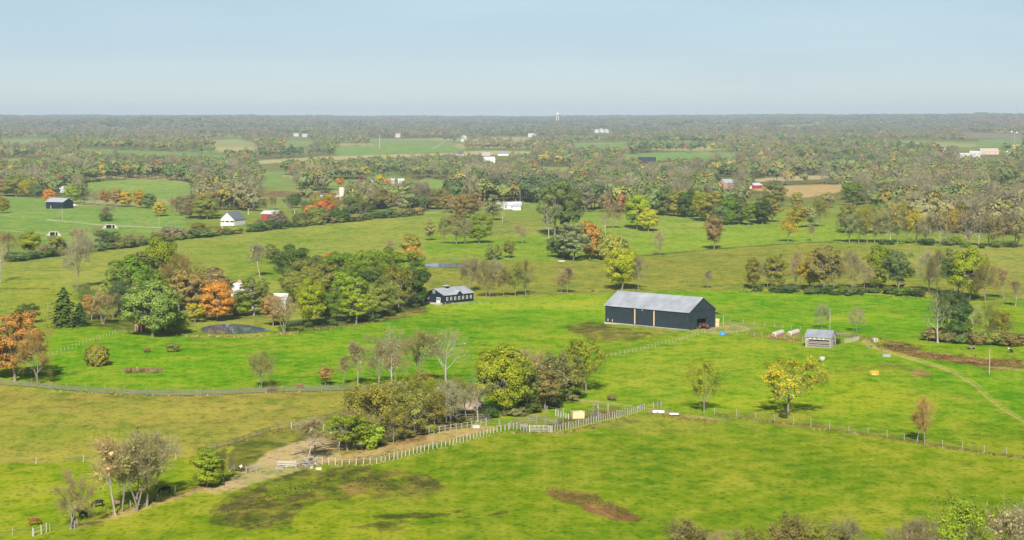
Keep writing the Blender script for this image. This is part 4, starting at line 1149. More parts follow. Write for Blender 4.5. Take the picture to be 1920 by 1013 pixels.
# ------------------------------------------------------------------ far woodland (one mass of thousands of crowns)
def far_shape(seed, n, H, rx, rz, zc, nl, lr, leaf, kind='round'):
    rng = np.random.default_rng(seed)
    u = rng.normal(size=(nl, 3)); u /= np.linalg.norm(u, axis=1, keepdims=True); u[:, 2] = np.abs(u[:, 2]) * np.where(rng.random(nl) < .75, 1, -.6)
    Cn = u * (0.4 + 0.5 * rng.random((nl, 1))) * np.array([rx, rx, rz]); Cn[:, 2] += zc
    i = rng.integers(0, nl, n)
    w = rng.normal(size=(n, 3)); w /= np.linalg.norm(w, axis=1, keepdims=True); w[:, 2] = np.abs(w[:, 2]) * np.where(rng.random(n) < .8, 1, -1)
    P = Cn[i] + w * lr * (0.6 + 0.5 * rng.random((n, 1)))
    V, Q = quads(P, w + (P - np.array([0, 0, zc])) / 6.0 + rng.normal(size=(n, 3)) * 0.25, leaf, rng)
    T = tints(n, rng, 0.04, 0.07, pos=P)
    v2, q2 = tubes(np.array([[0, 0, -1.0, 0, 0, zc, 0.28, 0.12]]), 4)
    V2, Q2 = merge([(V, Q), (v2, q2)])
    T = np.concatenate([T, np.tile([[0.6, 0.6, 0.65, 1]], (len(v2), 1))])
    return np_mesh("far_crown", V2, Q2, M_leaf_far, T)
def far_bare(seed):
    rng = np.random.default_rng(seed)
    segs, ends = skeleton(rng, 15, spread=0.33, lev=2, kids=4, nl=10)
    v, q = twig_faces(rng, ends, 520, 1.7, 0.07)
    tv, tq = tubes(seg_arr(segs, 0, 1), 3)
    V, Q = merge([(v, q), (tv, tq)])
    return np_mesh("far_bare", V, Q, M_leaf_far, np.ones((len(V), 4)))
def far_clump(seed):
    rng = np.random.default_rng(seed); parts = []; T = []
    for k in range(9):
        cx, cy = rng.uniform(-24, 24), rng.uniform(-16, 16); hh = rng.uniform(10, 15.5); n = 60
        w = rng.normal(size=(n, 3)); w /= np.linalg.norm(w, axis=1, keepdims=True); w[:, 2] = np.abs(w[:, 2]) * 1.0
        P = np.array([cx, cy, hh - 4.5]) + w * np.array([6, 6, 4.5]) * (0.8 + 0.25 * rng.random((n, 1)))
        P[:, 2] -= (rng.random(n) < 0.25) * 4
        v, q = quads(P, w + rng.normal(size=(n, 3)) * 0.3, 1.5, rng); parts.append((v, q))
        b_ = 0.8 + 0.4 * rng.random(); h_ = rng.normal() * 0.10
        T.append(tints(n, rng, 0.05, 0.15) * np.array([b_ * (1 + h_), b_, b_ * (1 - h_), 1]))
    V, Q = merge(parts)
    return np_mesh("far_clump", V, Q, M_leaf_far, np.concatenate(T))
protos = [far_shape(101, 560, 15, 5.6, 5.2, 7.6, 14, 2.2, 0.68), far_shape(102, 560, 15, 5.0, 5.6, 7.4, 15, 2.0, 0.66), far_shape(103, 520, 15, 6.4, 4.8, 7.6, 16, 2.0, 0.66),
          far_bare(104), far_bare(105), far_shape(106, 480, 15, 3.6, 6.2, 7.6, 13, 1.8, 0.62), far_clump(107), far_clump(108), far_clump(109)]
pc = bpy.data.collections.new("woodland_shapes")
for k, me in enumerate(protos):
    o = bpy.data.objects.new("woodland_shape_%d" % k, me); pc.objects.link(o)

def inpoly(X, Y, pts):
    ins = np.zeros(X.shape, bool)
    for i in range(len(pts)):
        ax, ay = pts[i]; bx, by = pts[(i + 1) % len(pts)]
        cond = ((ay > Y) != (by > Y))
        xi = ax + (Y - ay) * (bx - ax) / ((by - ay) if by != ay else 1e-9)
        ins ^= cond & (X < xi)
    return ins
wr = np.random.default_rng(5)
CLEAR = [p for p, c in OPEN[:-1]] + CLEARINGS
def sample(y0, y1, dy, dx, hpx):
    ys = np.arange(y0, y1, dy); out = []
    for y in ys:
        n = int((1990 + 70) / dx)
        xs = -70 + (np.arange(n) + wr.random(n)) * dx
        out.append(np.stack([xs, y + wr.uniform(-dy / 2, dy / 2, n)], axis=1))
    P = np.concatenate(out)
    keep = np.ones(len(P), bool)
    for pts in CLEAR:
        for f in (0.0, 0.3, 0.6, 0.85):
            h = hpx(P[:, 1]) * f
            keep &= ~inpoly(P[:, 0], P[:, 1] - h, pts)
    return P[keep]
hp = lambda y: 15.5 * (y - HORIZ) / CAMZ * 0.92
A = sample(291, 446, 2.9, 9.0, hp)
# ragged lower limit of the woods
lim = np.interp(A[:, 0], [0, 100, 340, 420, 560, 700, 850, 950, 1080, 1240, 1440, 1560, 1620, 1700, 1920], [362, 372, 386, 396, 402, 402, 394, 382, 394, 404, 384, 380, 392, 430, 444])
A = A[A[:, 1] < lim]
B = sample(246, 291, 1.8, 7.4, hp)
GB = ground(B[:, 0], B[:, 1])
kb = fbm(GB[:, 0] / 300.0, GB[:, 1] / 420.0, 91, 2) + 0.12 * wr.normal(size=len(B)) < 0.22
B = B[kb]; GB = GB[kb]
# far band: mostly closed woodland, laid out in metres beyond 6.5 km
n = 15000
rr = np.sqrt(wr.uniform(6300 ** 2, 14800 ** 2, n)); aa = np.radians(wr.uniform(-18.5, 18.5, n))
Cw = np.stack([rr * np.sin(aa), rr * np.cos(aa)], axis=1)
Cw = Cw[vnoise(Cw[:, 0] / 900, Cw[:, 1] / 700, 61) > -0.62]
qx, qy = project(Cw[:, 0], Cw[:, 1], terrain(Cw[:, 0], Cw[:, 1]))
kp = np.ones(len(Cw), bool)
for pts in CLEAR: kp &= ~inpoly(qx, qy - 3, pts)
Cw = Cw[kp]
GA = ground(A[:, 0], A[:, 1])
GC = np.stack([Cw[:, 0], Cw[:, 1], terrain(Cw[:, 0], Cw[:, 1])], axis=1)
P = np.concatenate([GA, GB, GC])
nA, nB, nC = len(GA), len(GB), len(GC)
print("FAR", nA, nB, nC)
n = nA + nB + nC
idx = np.zeros(n, np.int32); sc = np.ones(n)
t = wr.random(n)
idx[:nA + nB] = np.choose(np.searchsorted([0.27, 0.50, 0.70, 0.78, 0.86, 1.0], t[:nA + nB]).clip(0, 5), [0, 1, 2, 3, 4, 5])
idx[nA + nB:] = wr.integers(6, 9, nC)
sc = wr.uniform(0.92, 1.4, n); sc[nA + nB:] = wr.uniform(0.9, 1.3, nC)
# colour: patches of autumn tones
pal = np.array([(118,130,70),(94,116,66),(138,142,78),(138,130,98),(156,142,84),(148,114,84),(122,138,82),(112,110,88),(164,160,90),(78,100,68),(146,138,100),(128,128,82)], float)
wts = np.array([3,2.0,2.6,3,0.8,0.5,2.2,1.2,0.25,0.8,2.4,2.6]); wts /= wts.sum()
ci = wr.choice(len(pal), n, p=wts)
patch = fbm(P[:, 0] / 190.0, P[:, 1] / 320.0, 71, 3) + 0.12
ordr = np.array([5,4,3,10,2,11,0,6,0,1,6,9])
pi_ = ordr[np.clip(((patch * 0.95 + 0.5) * 12), 0, 11).astype(int)]
ci = np.where(wr.random(n) < 0.72, pi_, ci)
cc = pal[ci] * (1 + wr.normal(size=(n, 1)) * 0.05)
cc = cc * 0.72 + 0.28 * np.array([134, 142, 78])
gold = (wr.random(n) < 0.08); cc[gold] = np.array([158, 146, 74]) * (1 + wr.normal(size=(gold.sum(), 1)) * 0.08)
rust = (wr.random(n) < 0.02); cc[rust] = np.array([160, 112, 74])
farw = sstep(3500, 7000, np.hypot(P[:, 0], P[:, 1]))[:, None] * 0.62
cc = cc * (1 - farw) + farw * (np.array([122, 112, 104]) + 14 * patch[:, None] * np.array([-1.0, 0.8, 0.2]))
isb = (idx == 3) | (idx == 4)
cc[isb] = np.array([142, 134, 108]) * (1 + wr.normal(size=(isb.sum(), 1)) * 0.08)
cc = np.clip(cc, 0, 255) / 255.0
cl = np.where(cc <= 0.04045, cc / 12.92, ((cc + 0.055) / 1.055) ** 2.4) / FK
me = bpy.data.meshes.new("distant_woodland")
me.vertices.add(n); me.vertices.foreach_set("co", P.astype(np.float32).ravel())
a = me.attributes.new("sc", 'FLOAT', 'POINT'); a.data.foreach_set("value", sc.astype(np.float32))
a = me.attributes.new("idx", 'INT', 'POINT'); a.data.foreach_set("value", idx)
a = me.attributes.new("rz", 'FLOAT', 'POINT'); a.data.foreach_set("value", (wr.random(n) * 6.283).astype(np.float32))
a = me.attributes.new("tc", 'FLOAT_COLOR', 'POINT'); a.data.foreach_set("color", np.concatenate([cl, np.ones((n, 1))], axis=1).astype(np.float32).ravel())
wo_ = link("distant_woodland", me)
tag(wo_, 'hazy autumn woodland of thousands of mixed crowns stretching to the horizon', 'woodland', None, 'stuff')
ng = bpy.data.node_groups.new("woodland", 'GeometryNodeTree')
ng.interface.new_socket("Geometry", in_out='INPUT', socket_type='NodeSocketGeometry')
ng.interface.new_socket("Geometry", in_out='OUTPUT', socket_type='NodeSocketGeometry')
gi = ng.nodes.new("NodeGroupInput"); go = ng.nodes.new("NodeGroupOutput")
ip = ng.nodes.new("GeometryNodeInstanceOnPoints"); ci_ = ng.nodes.new("GeometryNodeCollectionInfo")
ci_.inputs["Collection"].default_value = pc; ci_.inputs["Separate Children"].default_value = True; ci_.inputs["Reset Children"].default_value = True
def nattr(nm, ty):
    x = ng.nodes.new("GeometryNodeInputNamedAttribute"); x.data_type = ty; x.inputs["Name"].default_value = nm
    return [o for o in x.outputs if o.enabled and o.name == "Attribute"][0]
m2p = ng.nodes.new("GeometryNodeMeshToPoints")
ng.links.new(gi.outputs[0], m2p.inputs["Mesh"]); ng.links.new(m2p.outputs["Points"], ip.inputs["Points"])
ng.links.new(ci_.outputs[0], ip.inputs["Instance"])
ip.inputs["Pick Instance"].default_value = True
ng.links.new(nattr("idx", 'INT'), ip.inputs["Instance Index"])
cx_ = ng.nodes.new("ShaderNodeCombineXYZ"); ng.links.new(nattr("rz", 'FLOAT'), cx_.inputs["Z"])
e2r = ng.nodes.new("FunctionNodeEulerToRotation"); ng.links.new(cx_.outputs[0], e2r.inputs[0]); ng.links.new(e2r.outputs[0], ip.inputs["Rotation"])
ng.links.new(nattr("sc", 'FLOAT'), ip.inputs["Scale"])
ng.links.new(ip.outputs[0], go.inputs[0])
md = wo_.modifiers.new("woodland", 'NODES'); md.node_group = ng
# ------------------------------------------------------------------ buildings
def roofmat(name, c1, c2, bw=2.6, bh=1.1, rough=0.45, metal=0.35):
    """sheet roof: large panels of slightly different age"""
    m, N, L = newmat(name)
    out = N.new("ShaderNodeOutputMaterial"); b = N.new("ShaderNodeBsdfPrincipled")
    tc = N.new("ShaderNodeTexCoord"); br = N.new("ShaderNodeTexBrick")
    br.inputs["Color1"].default_value = c1; br.inputs["Color2"].default_value = c2
    br.inputs["Mortar"].default_value = tuple(v * 0.82 for v in c1[:3]) + (1,)
    br.inputs["Scale"].default_value = 1.0; br.inputs["Mortar Size"].default_value = 0.02
    br.inputs["Brick Width"].default_value = bw; br.inputs["Row Height"].default_value = bh
    br.offset = 0.37
    no = N.new("ShaderNodeTexNoise"); no.inputs["Scale"].default_value = 0.35; no.inputs["Detail"].default_value = 6
    mx = N.new("ShaderNodeMix"); mx.data_type = 'RGBA'; mx.blend_type = 'MULTIPLY'; mx.inputs[0].default_value = 1
    rp = N.new("ShaderNodeValToRGB"); rp.color_ramp.elements[0].position = 0.35; rp.color_ramp.elements[1].position = 0.65
    rp.color_ramp.elements[0].color = (0.80, 0.80, 0.82, 1); rp.color_ramp.elements[1].color = (1.05, 1.05, 1.05, 1)
    L.new(tc.outputs["Object"], br.inputs["Vector"]); L.new(tc.outputs["Object"], no.inputs["Vector"])
    L.new(no.outputs["Fac"], rp.inputs[0]); L.new(br.outputs["Color"], mx.inputs[6]); L.new(rp.outputs[0], mx.inputs[7])
    L.new(mx.outputs[2], b.inputs["Base Color"]); b.inputs["Roughness"].default_value = rough; b.inputs["Metallic"].default_value = metal
    L.new(b.outputs[0], out.inputs[0])
    return m
def g4(v, t=(1, 1, 1)): return (v * t[0], v * t[1], v * t[2], 1)
M_black = paint("black_barn_boards", (0.020, 0.036, 0.050, 1), 0.75, 0.5, (3, 3, 0.25), 2.2, 0.2, c2=(0.042, 0.064, 0.080, 1))
M_horse = paint("black_stable_boards", (0.012, 0.024, 0.034, 1), 0.7, 0.3, (3, 3, 0.3), 2, 0.2)
M_tin = roofmat("tin_roof", g4(0.47, (0.95, 1.0, 1.06)), g4(0.39, (0.94, 1.0, 1.08)), 4.2, 2.1, 0.5, 0.0)
M_tin2 = roofmat("stable_roof", g4(0.47, (0.96, 1, 1.06)), g4(0.43, (0.96, 1, 1.06)), 1.0, 8, 0.5, 0.0)
M_tin3 = roofmat("shed_roof", g4(0.36, (0.95, 1, 1.12)), g4(0.31, (0.95, 1, 1.12)), 0.8, 6, 0.5, 0.0)
M_white = paint("white_paint", (0.68, 0.67, 0.65, 1), 0.6, 0.06, (1, 1, 1), 1.5, 0.3)
M_wroof = paint("white_roof", (0.62, 0.63, 0.65, 1), 0.5, 0.05, (1, 1, 1), 0.6, 0.3)
M_groof = paint("grey_roof", (0.16, 0.18, 0.20, 1), 0.7, 0.12, (1, 1, 1), 0.8, 0.3)
M_lroof = paint("light_grey_roof", (0.42, 0.46, 0.50, 1), 0.5, 0.1, (1, 1, 1), 0.8, 0.3)
M_droof = paint("dark_roof", (0.035, 0.04, 0.065, 1), 0.7, 0.12, (1, 1, 1), 0.8, 0.3)
M_red = paint("red_boards", (0.36, 0.045, 0.04, 1), 0.7, 0.2, (2, 2, 0.4), 2, 0.2)
M_pink = paint("faded_red_boards", (0.55, 0.30, 0.27, 1), 0.8, 0.15, (2, 2, 0.4), 1, 0.2)
M_tanw = paint("tan_siding", (0.52, 0.42, 0.34, 1), 0.8, 0.1, (1, 1, 1), 1, 0.2)
M_wood = paint("grey_weathered_wood", (0.30, 0.26, 0.23, 1), 0.85, 0.35, (0.6, 0.6, 6), 2.5, 0.15)
M_woodv = paint("pale_weathered_boards", (0.44, 0.38, 0.33, 1), 0.85, 0.35, (5, 5, 0.4), 2.5, 0.15)
M_post = paint("pale_post_wood", (0.40, 0.37, 0.30, 1), 0.85, 0.25, (3, 3, 0.5), 3, 0.15)
M_pale = paint('bleached_post', (0.56, 0.53, 0.46, 1), 0.85, 0.2, (3, 3, 0.5), 3, 0.15)
M_fw = paint('aged_white', (0.52, 0.51, 0.50, 1), 0.7, 0.12, nscale=0.4)
M_rail = paint("grey_rail_wood", (0.19, 0.17, 0.135, 1), 0.85, 0.3, (1, 1, 4), 2, 0.15)
M_fresh = paint("fresh_lumber", (0.72, 0.50, 0.30, 1), 0.8, 0.15, (3, 3, 0.5), 2, 0.2)
M_steel = paint("galvanised_steel", (0.45, 0.47, 0.48, 1), 0.4, 0.15, (1, 1, 1), 2, 0.5, 0.5)
M_rust = paint("rusty_steel", (0.26, 0.15, 0.10, 1), 0.85, 0.4, (1, 1, 1), 3, 0.2)
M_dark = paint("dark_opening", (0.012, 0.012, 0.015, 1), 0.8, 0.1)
M_glass = paint("window_glass", (0.02, 0.025, 0.03, 1), 0.15, 0.1, spec=0.6)
M_conc = paint("concrete", (0.50, 0.47, 0.42, 1), 0.9, 0.15, nscale=2)
M_dirtm = paint("bank_earth", (0.40, 0.31, 0.24, 1), 0.95, 0.3, (1, 1, 2), 0.8, 0.05, bump=0.6)
M_tyre = paint("rubber", (0.02, 0.02, 0.02, 1), 0.8, 0.2)
M_yel = paint("yellow_steel", (0.80, 0.52, 0.06, 1), 0.5, 0.15, nscale=3)
M_hay = paint("straw", (0.62, 0.50, 0.26, 1), 0.95, 0.2, nscale=4)
M_wrap = paint("bale_wrap", (0.66, 0.58, 0.52, 1), 0.5, 0.08, nscale=2)
M_bhay = paint("weathered_hay", (0.36, 0.23, 0.13, 1), 0.95, 0.3, nscale=4)
M_blue = paint("blue_tarp", (0.05, 0.28, 0.62, 1), 0.5, 0.25, nscale=4)
M_poly = paint("pale_green_plastic", (0.46, 0.56, 0.46, 1), 0.4, 0.15, nscale=2)
M_fib = paint("white_fibreglass", (0.80, 0.80, 0.78, 1), 0.4, 0.05)
M_rredd = paint('oxidised_red', (0.20, 0.06, 0.045, 1), 0.8, 0.3, nscale=3)
M_stave = paint("concrete_staves", (0.60, 0.56, 0.48, 1), 0.9, 0.15, (1, 1, 0.3), 2)
M_osb = paint("chipboard", (0.74, 0.56, 0.33, 1), 0.85, 0.15, nscale=3)

def panel(mb, p0, d, width, topf, holes=(), z0=-0.6, cuts=()):
    us = sorted(set([0, width] + [h[0] for h in holes] + [h[1] for h in holes] + list(cuts)))
    for a, b in zip(us, us[1:]):
        mid = (a + b) / 2
        hs = sorted([(h[2], h[3]) for h in holes if h[0] < mid < h[1]])
        z = z0; segs = []
        for h0, h1 in hs:
            if h0 > z: segs.append((z, h0, z, h0))
            z = h1
        for s in segs:
            mb.add([(p0[0]+d[0]*a,p0[1]+d[1]*a,s[0]),(p0[0]+d[0]*b,p0[1]+d[1]*b,s[0]),(p0[0]+d[0]*b,p0[1]+d[1]*b,s[1]),(p0[0]+d[0]*a,p0[1]+d[1]*a,s[1])],[(0,1,2,3)])
        mb.add([(p0[0]+d[0]*a,p0[1]+d[1]*a,z),(p0[0]+d[0]*b,p0[1]+d[1]*b,z),(p0[0]+d[0]*b,p0[1]+d[1]*b,topf(b)),(p0[0]+d[0]*a,p0[1]+d[1]*a,topf(a))],[(0,1,2,3)])

def gabled(root, L, W, he, hr, wall, roof, front=(), left=(), right=(), over=0.35, th=0.14, roofname='roof'):
    """walls with real openings and a two-slope roof; openings are (from, to, bottom, top) metres along the wall"""
    mb = MB()
    gab = lambda u: he + (hr - he) * (1 - abs(u - W / 2) / (W / 2)) - 0.02
    flat = lambda u: he - 0.02
    panel(mb, (-L/2, -W/2), (1, 0), L, flat, front)
    panel(mb, (-L/2, W/2), (1, 0), L, flat)
    panel(mb, (L/2, -W/2), (0, 1), W, gab, right, cuts=(W/2,))
    panel(mb, (-L/2, -W/2), (0, 1), W, gab, left, cuts=(W/2,))
    wo = mb.build('wall', wall, root)
    rb = MB()
    k = (hr - he) / (W / 2); x0, x1 = -L/2 - over, L/2 + over
    for s in (-1, 1):
        ye = s * (W/2 + over); ze = he - k * over
        rb.add([(x0,ye,ze),(x1,ye,ze),(x1,0,hr),(x0,0,hr),(x0,ye,ze+th),(x1,ye,ze+th),(x1,0,hr+th),(x0,0,hr+th)],
               [(0,1,2,3),(7,6,5,4),(0,4,5,1),(3,2,6,7),(0,3,7,4),(1,5,6,2)])
    return wo, rb.build(roofname, roof, root)

def window(parent_wall, cx, cy, z, w, h, axis='x', out=-1, muntin=True, fr=0.13):
    """framed window standing proud of the wall; axis is the wall's direction"""
    f = MB(); d = 0.06
    def bx(u0, u1, z0, z1, dd):
        if axis == 'x': f.box(cx + u0, cx + u1, *sorted((cy, cy + out * dd)), z + z0, z + z1)
        else: f.box(*sorted((cx, cx + out * dd)), cy + u0, cy + u1, z + z0, z + z1)
    bx(-w/2, -w/2+fr, 0, h, d); bx(w/2-fr, w/2, 0, h, d); bx(-w/2+fr, w/2-fr, 0, fr, d); bx(-w/2+fr, w/2-fr, h-fr, h, d)
    if muntin: bx(-w/2+fr, w/2-fr, h/2-fr/3, h/2+fr/3, d*0.8)
    fo = f.build('window', M_white, parent_wall)
    f = MB(); 
    if axis == 'x': f.box(cx-w/2+fr, cx+w/2-fr, *sorted((cy, cy+out*0.02)), z+fr, z+h-fr)
    else: f.box(*sorted((cx, cx+out*0.02)), cy-w/2+fr, cy+w/2-fr, z+fr, z+h-fr)
    f.build('pane', M_glass, fo)
    return fo

# big tobacco barn --------------------------------------------------
L_, W_ = 32.8, 13.2
u = np.array([-24.1, 22.3]) / 32.83; v = np.array([22.3, 24.1]) / 32.83
c0 = np.array([53.2, 582.5]) + u * L_ / 2 + v * W_ / 2
barn = empty('tobacco_barn', (c0[0], c0[1], 0), math.atan2(-u[1], -u[0]), 'huge black board barn with a patchy silver tin roof on the bright pasture', 'barn')
door = (4.1, 8.3, 0.0, 2.9)
wl, rf = gabled(barn, L_, W_, 5.5, 9.4, M_black, M_tin, right=(door,), over=0.45, th=0.10)
b = MB(); b.box(L_/2 - 6, L_/2 - 5.9, -6.3, 6.3, 0, 4.5); b.build('inner_partition', M_dark, barn)
for fx in (0.362, 0.592):
    x = -L_/2 + fx * L_; b = MB(); b.box(x - 0.22, x + 0.22, -W_/2 - 0.05, -W_/2 - 0.003, 0.35, 5.0); b.build('door_post', M_fresh, barn)
for fx, z0, z1, nm in ((0.45, 4.6, 5.35, 'vent_board'), (0.035, 0.5, 1.2, 'vent_board'), (0.09, 0.45, 1.15, 'vent_board')):
    x = -L_/2 + fx * L_; b = MB(); b.box(x - 0.16, x + 0.16, -W_/2 - 0.05, -W_/2 - 0.003, z0, z1); b.build(nm, M_fresh, barn)
rg = random.Random(3)
b = MB()
for i in range(60):
    x = -L_/2 + 0.4 + (L_ - 0.8) * i / 59
    b.box(x - 0.035, x + 0.035, -W_/2 - 0.03, -W_/2 - 0.002, 0.1 + rg.random() * 0.3, 5.3)
for i in range(22):
    y = -W_/2 + 0.4 + (W_ - 0.8) * i / 21
    if 4.0 - W_/2 < y < 8.4 - W_/2: continue
    b.box(L_/2 + 0.002, L_/2 + 0.03, y - 0.035, y + 0.035, 0.1, 5.2)
b.build('batten_strips', M_black, barn)
b = MB(); b.box(L_/2 + 0.02, L_/2 + 0.10, door[0] - W_/2 - 0.3, door[1] - W_/2 + 1.6, 2.95, 3.12); b.build('door_track', M_horse, barn)
b = MB(); b.box(L_/2 + 0.03, L_/2 + 0.11, door[1] - W_/2 + 0.05, door[1] - W_/2 + 1.4, 0.1, 2.95); b.build('sliding_door', M_black, barn)
b = MB()
for y in (-3.2, 0, 3.2): b.box(L_/2 + 0.002, L_/2 + 0.05, y - 0.02, y + 0.02, 5.6, 7.2)
b.box(L_/2 + 0.002, L_/2 + 0.06, -W_/2, W_/2, 5.3, 5.42); b.build('gable_trim', M_horse, barn)
b = MB(); b.box(-L_/2 - 0.1, L_/2 + 0.1, -W_/2 - 0.35, -W_/2 + 0.1, -0.4, 0.12); b.build('foundation', M_conc, barn)
# lean-to on the far side, seen past the gable
b = MB(); y0 = W_/2 + 0.1; b.add([(L_/2-9,y0,4.6),(L_/2+0.3,y0,4.6),(L_/2+0.3,y0+4.2,3.4),(L_/2-9,y0+4.2,3.4),(L_/2-9,y0,4.7),(L_/2+0.3,y0,4.7),(L_/2+0.3,y0+4.2,3.5),(L_/2-9,y0+4.2,3.5)],
    [(0,3,2,1),(4,5,6,7),(0,1,5,4),(1,2,6,5),(2,3,7,6),(3,0,4,7)]); b.build('lean_to_roof', M_tin, barn)
for x in (L_/2, L_/2 - 4.2, L_/2 - 8.5):
    b = MB(); b.box(x - 0.1, x + 0.1, y0 + 3.9, y0 + 4.1, -0.2, 3.45); b.build('lean_to_post', M_post, barn)
b = MB()
b.add([(-L_/2-1.0,-1,0.0),(-L_/2-1.0,3,0.0),(-L_/2-0.03,3,0.0),(-L_/2-0.03,-1,0.0),(-L_/2-0.9,-1,1.4),(-L_/2-0.9,3,1.4),(-L_/2-0.03,3,1.7),(-L_/2-0.03,-1,1.7)],[(0,3,2,1),(4,5,6,7),(0,1,5,4),(1,2,6,5),(2,3,7,6),(3,0,4,7)])
b.build('side_box', M_horse, barn)
def barnpt(x, y, z=0.0):
    th = barn.rotation_euler[2]
    return (c0[0] + x * math.cos(th) - y * math.sin(th), c0[1] + x * math.sin(th) + y * math.cos(th), z)
BRZ = barn.rotation_euler[2]

# horse barn ---------------------------------------------------------
Lh, Wh, hh, rh = 14.8, 9.4, 2.9, 4.9
th = R(48); e1 = np.array([math.cos(th), math.sin(th)]); e2 = np.array([-math.sin(th), math.cos(th)])
ch = np.array([-23.3, 664.0]) + e1 * Lh / 2 + e2 * Wh / 2
hb = empty('horse_barn', (ch[0], ch[1], 0.0), th, 'black stable with white framed windows and a small rooftop cupola by the grove', 'barn')
wl, rf = gabled(hb, Lh, Wh, hh, rh, M_horse, M_tin2, over=0.3, th=0.09)
for i in range(7): window(wl, -Lh/2 + 1.55 + i * 1.98, -Wh/2 - 0.003, 0.95, 0.85, 1.15)
window(wl, -Lh/2 - 0.003, 0.1, 3.3, 1.0, 1.15, 'y'); window(wl, -Lh/2 - 0.003, 2.9, 1.2, 0.9, 1.1, 'y')
b = MB(); b.box(-Lh/2 - 0.08, -Lh/2 - 0.003, -3.0, -1.1, 0.05, 2.0); dr = b.build('double_door', M_white, wl)
for y in (-2.95, -2.0):
    b = MB(); b.box(-Lh/2 - 0.11, -Lh/2 - 0.082, y + 0.18, y + 0.72, 1.05, 1.8); b.build('pane', M_glass, dr)
dm = MB(); dm.add([(-1.6,-Wh/2-0.3,2.72),(1.6,-Wh/2-0.3,2.72),(0,-Wh/2-0.3,4.0),(0,-Wh/2+2.6,4.0)],[(0,1,2)]); dm.build('dormer_face', M_horse, hb)
dm = MB()
for s in (-1, 1):
    dm.add([(s*1.8,-Wh/2-0.5,2.72),(0,-Wh/2-0.5,4.12),(0,-Wh/2+2.9,4.12),(s*1.8,-Wh/2-0.45,2.6),(0,-Wh/2-0.45,4.02),(0,-Wh/2+2.9,4.02)],[(0,1,2),(3,5,4),(0,3,4,1)])
dm.build('dormer_roof', M_tin2, hb)
b = MB(); b.box(-2.2, -0.7, -0.75, 0.75, rh - 0.4, rh + 0.55); cu = b.build('cupola', M_horse, hb)
b = MB(); b.add([(-2.5,-1.05,rh+0.55),(-0.4,-1.05,rh+0.55),(-0.4,1.05,rh+0.55),(-2.5,1.05,rh+0.55),(-2.2,0,rh+0.95),(-0.7,0,rh+0.95)],[(0,3,2,1),(0,1,5,4),(1,2,5),(2,3,4,5),(3,0,4)]); b.build('cupola_roof', M_tin2, cu)
b = MB(); b.box(-Lh/2 - 1.2, -Lh/2 - 0.05, -4, 4.6, -0.3, 0.16); b.build('apron', M_conc, hb)

# weathered shed ------------------------------------------------------
p = G(1537, 652)
sh = empty('livestock_shed', (p[0] + 0.6, p[1] + 2.2, p[2]), R(-27), 'grey weathered wooden shed with a blue-grey tin roof and gappy slatted front', 'shed')
Ls, Ws, hs, rs = 7.3, 4.8, 3.0, 4.7
holes = [(0.9, 6.9, 0.15, 2.2)]
wl, rf = gabled(sh, Ls, Ws, hs, rs, M_woodv, M_tin3, front=holes, right=[(2.6, 3.5, 0.0, 1.6), (2.0, 2.9, 2.1, 2.7)], over=0.3, th=0.08)
for k in range(6):
    z = 0.25 + k * 0.3; b = MB(); b.bar((-Ls/2 + 0.3, -Ws/2 - 0.05, z + rg.uniform(-.05, .08)), (Ls/2 - 0.2, -Ws/2 - 0.05, z + rg.uniform(-.06, .06)), 0.05, 0.2); b.build('board', M_wood, sh)
for x in (-Ls/2 + 0.1, Ls/2 - 0.08): 
    b = MB(); b.box(x - 0.1, x + 0.1, -Ws/2 - 0.14, -Ws/2 - 0.02, -0.3, 3.0); b.build('corner_post', M_post, sh)
for x in (-2.3, -1.0, 0.4, 1.6):
    b = MB(); b.box(x - 0.25, x + 0.2, -Ws/2 - 0.04, -Ws/2 - 0.003, 2.22, 2.92); b.build('upper_board', M_white, sh)

# every other building: placed where its wall foot stands -------------
def house(name, label, cat, px, py, rz, L, W, he, hr, wall, roof, group=None, win=0, gwin=0, chimney=False, doors=(), gdoor=None, shift=0.0):
    p = G(px, py); 
    o = empty(name, (p[0], p[1] + shift, p[2]), R(rz), label, cat, group)
    wl, rf = gabled(o, L, W, he, hr, wall, roof, over=0.4, th=0.2)
    for i in range(win): window(wl, -L/2 + L * (i + 0.5) / win, -W/2 - 0.003, 1.0, min(1.1, L/win*0.5), 1.3, fr=0.1)
    for i in range(gwin):
        for s in (-1, 1): window(wl, s * (L/2 + 0.003), -W/2 + W * (i + 0.5) / gwin, 1.0, 0.9, 1.2, 'y', s, fr=0.1)
    if chimney:
        b = MB(); b.box(-0.5, 0.5, -0.4, 0.4, hr - 0.3, hr + 1.1); b.build('chimney', M_pink, rf)
    for (x0, x1, z1, m) in doors:
        b = MB(); b.box(x0, x1, -W/2 - 0.06, -W/2 - 0.003, 0, z1); b.build('door', m, wl)
    if gdoor:
        y0, y1, z1, m, s = gdoor
        b = MB(); b.box(*sorted((s*(L/2+0.003), s*(L/2+0.06))), y0, y1, 0, z1); b.build('gable_door', m, wl)
    return o
house('barn', 'smaller black barn with a light roof on the far green field', 'barn', 112, 391, -24, 14.6, 11.5, 4.9, 7.2, M_horse, M_lroof, doors=((-3.4,-3.0,2.2,M_fresh),), gdoor=(-1,2.6,3.2,M_dark,1))
o = house('farmhouse', 'white house with a steep front gable and three garage windows by the hedge', 'house', 437, 422, -112, 13, 9, 3.6, 7.6, M_white, M_groof, win=4, gdoor=None)
for y in (-3.2, 0, 3.2):
    b = MB(); b.box(13/2 + 0.003, 13/2 + 0.08, y - 1.2, y + 1.2, 1.9, 2.7); b.build('garage_window', M_glass, o)
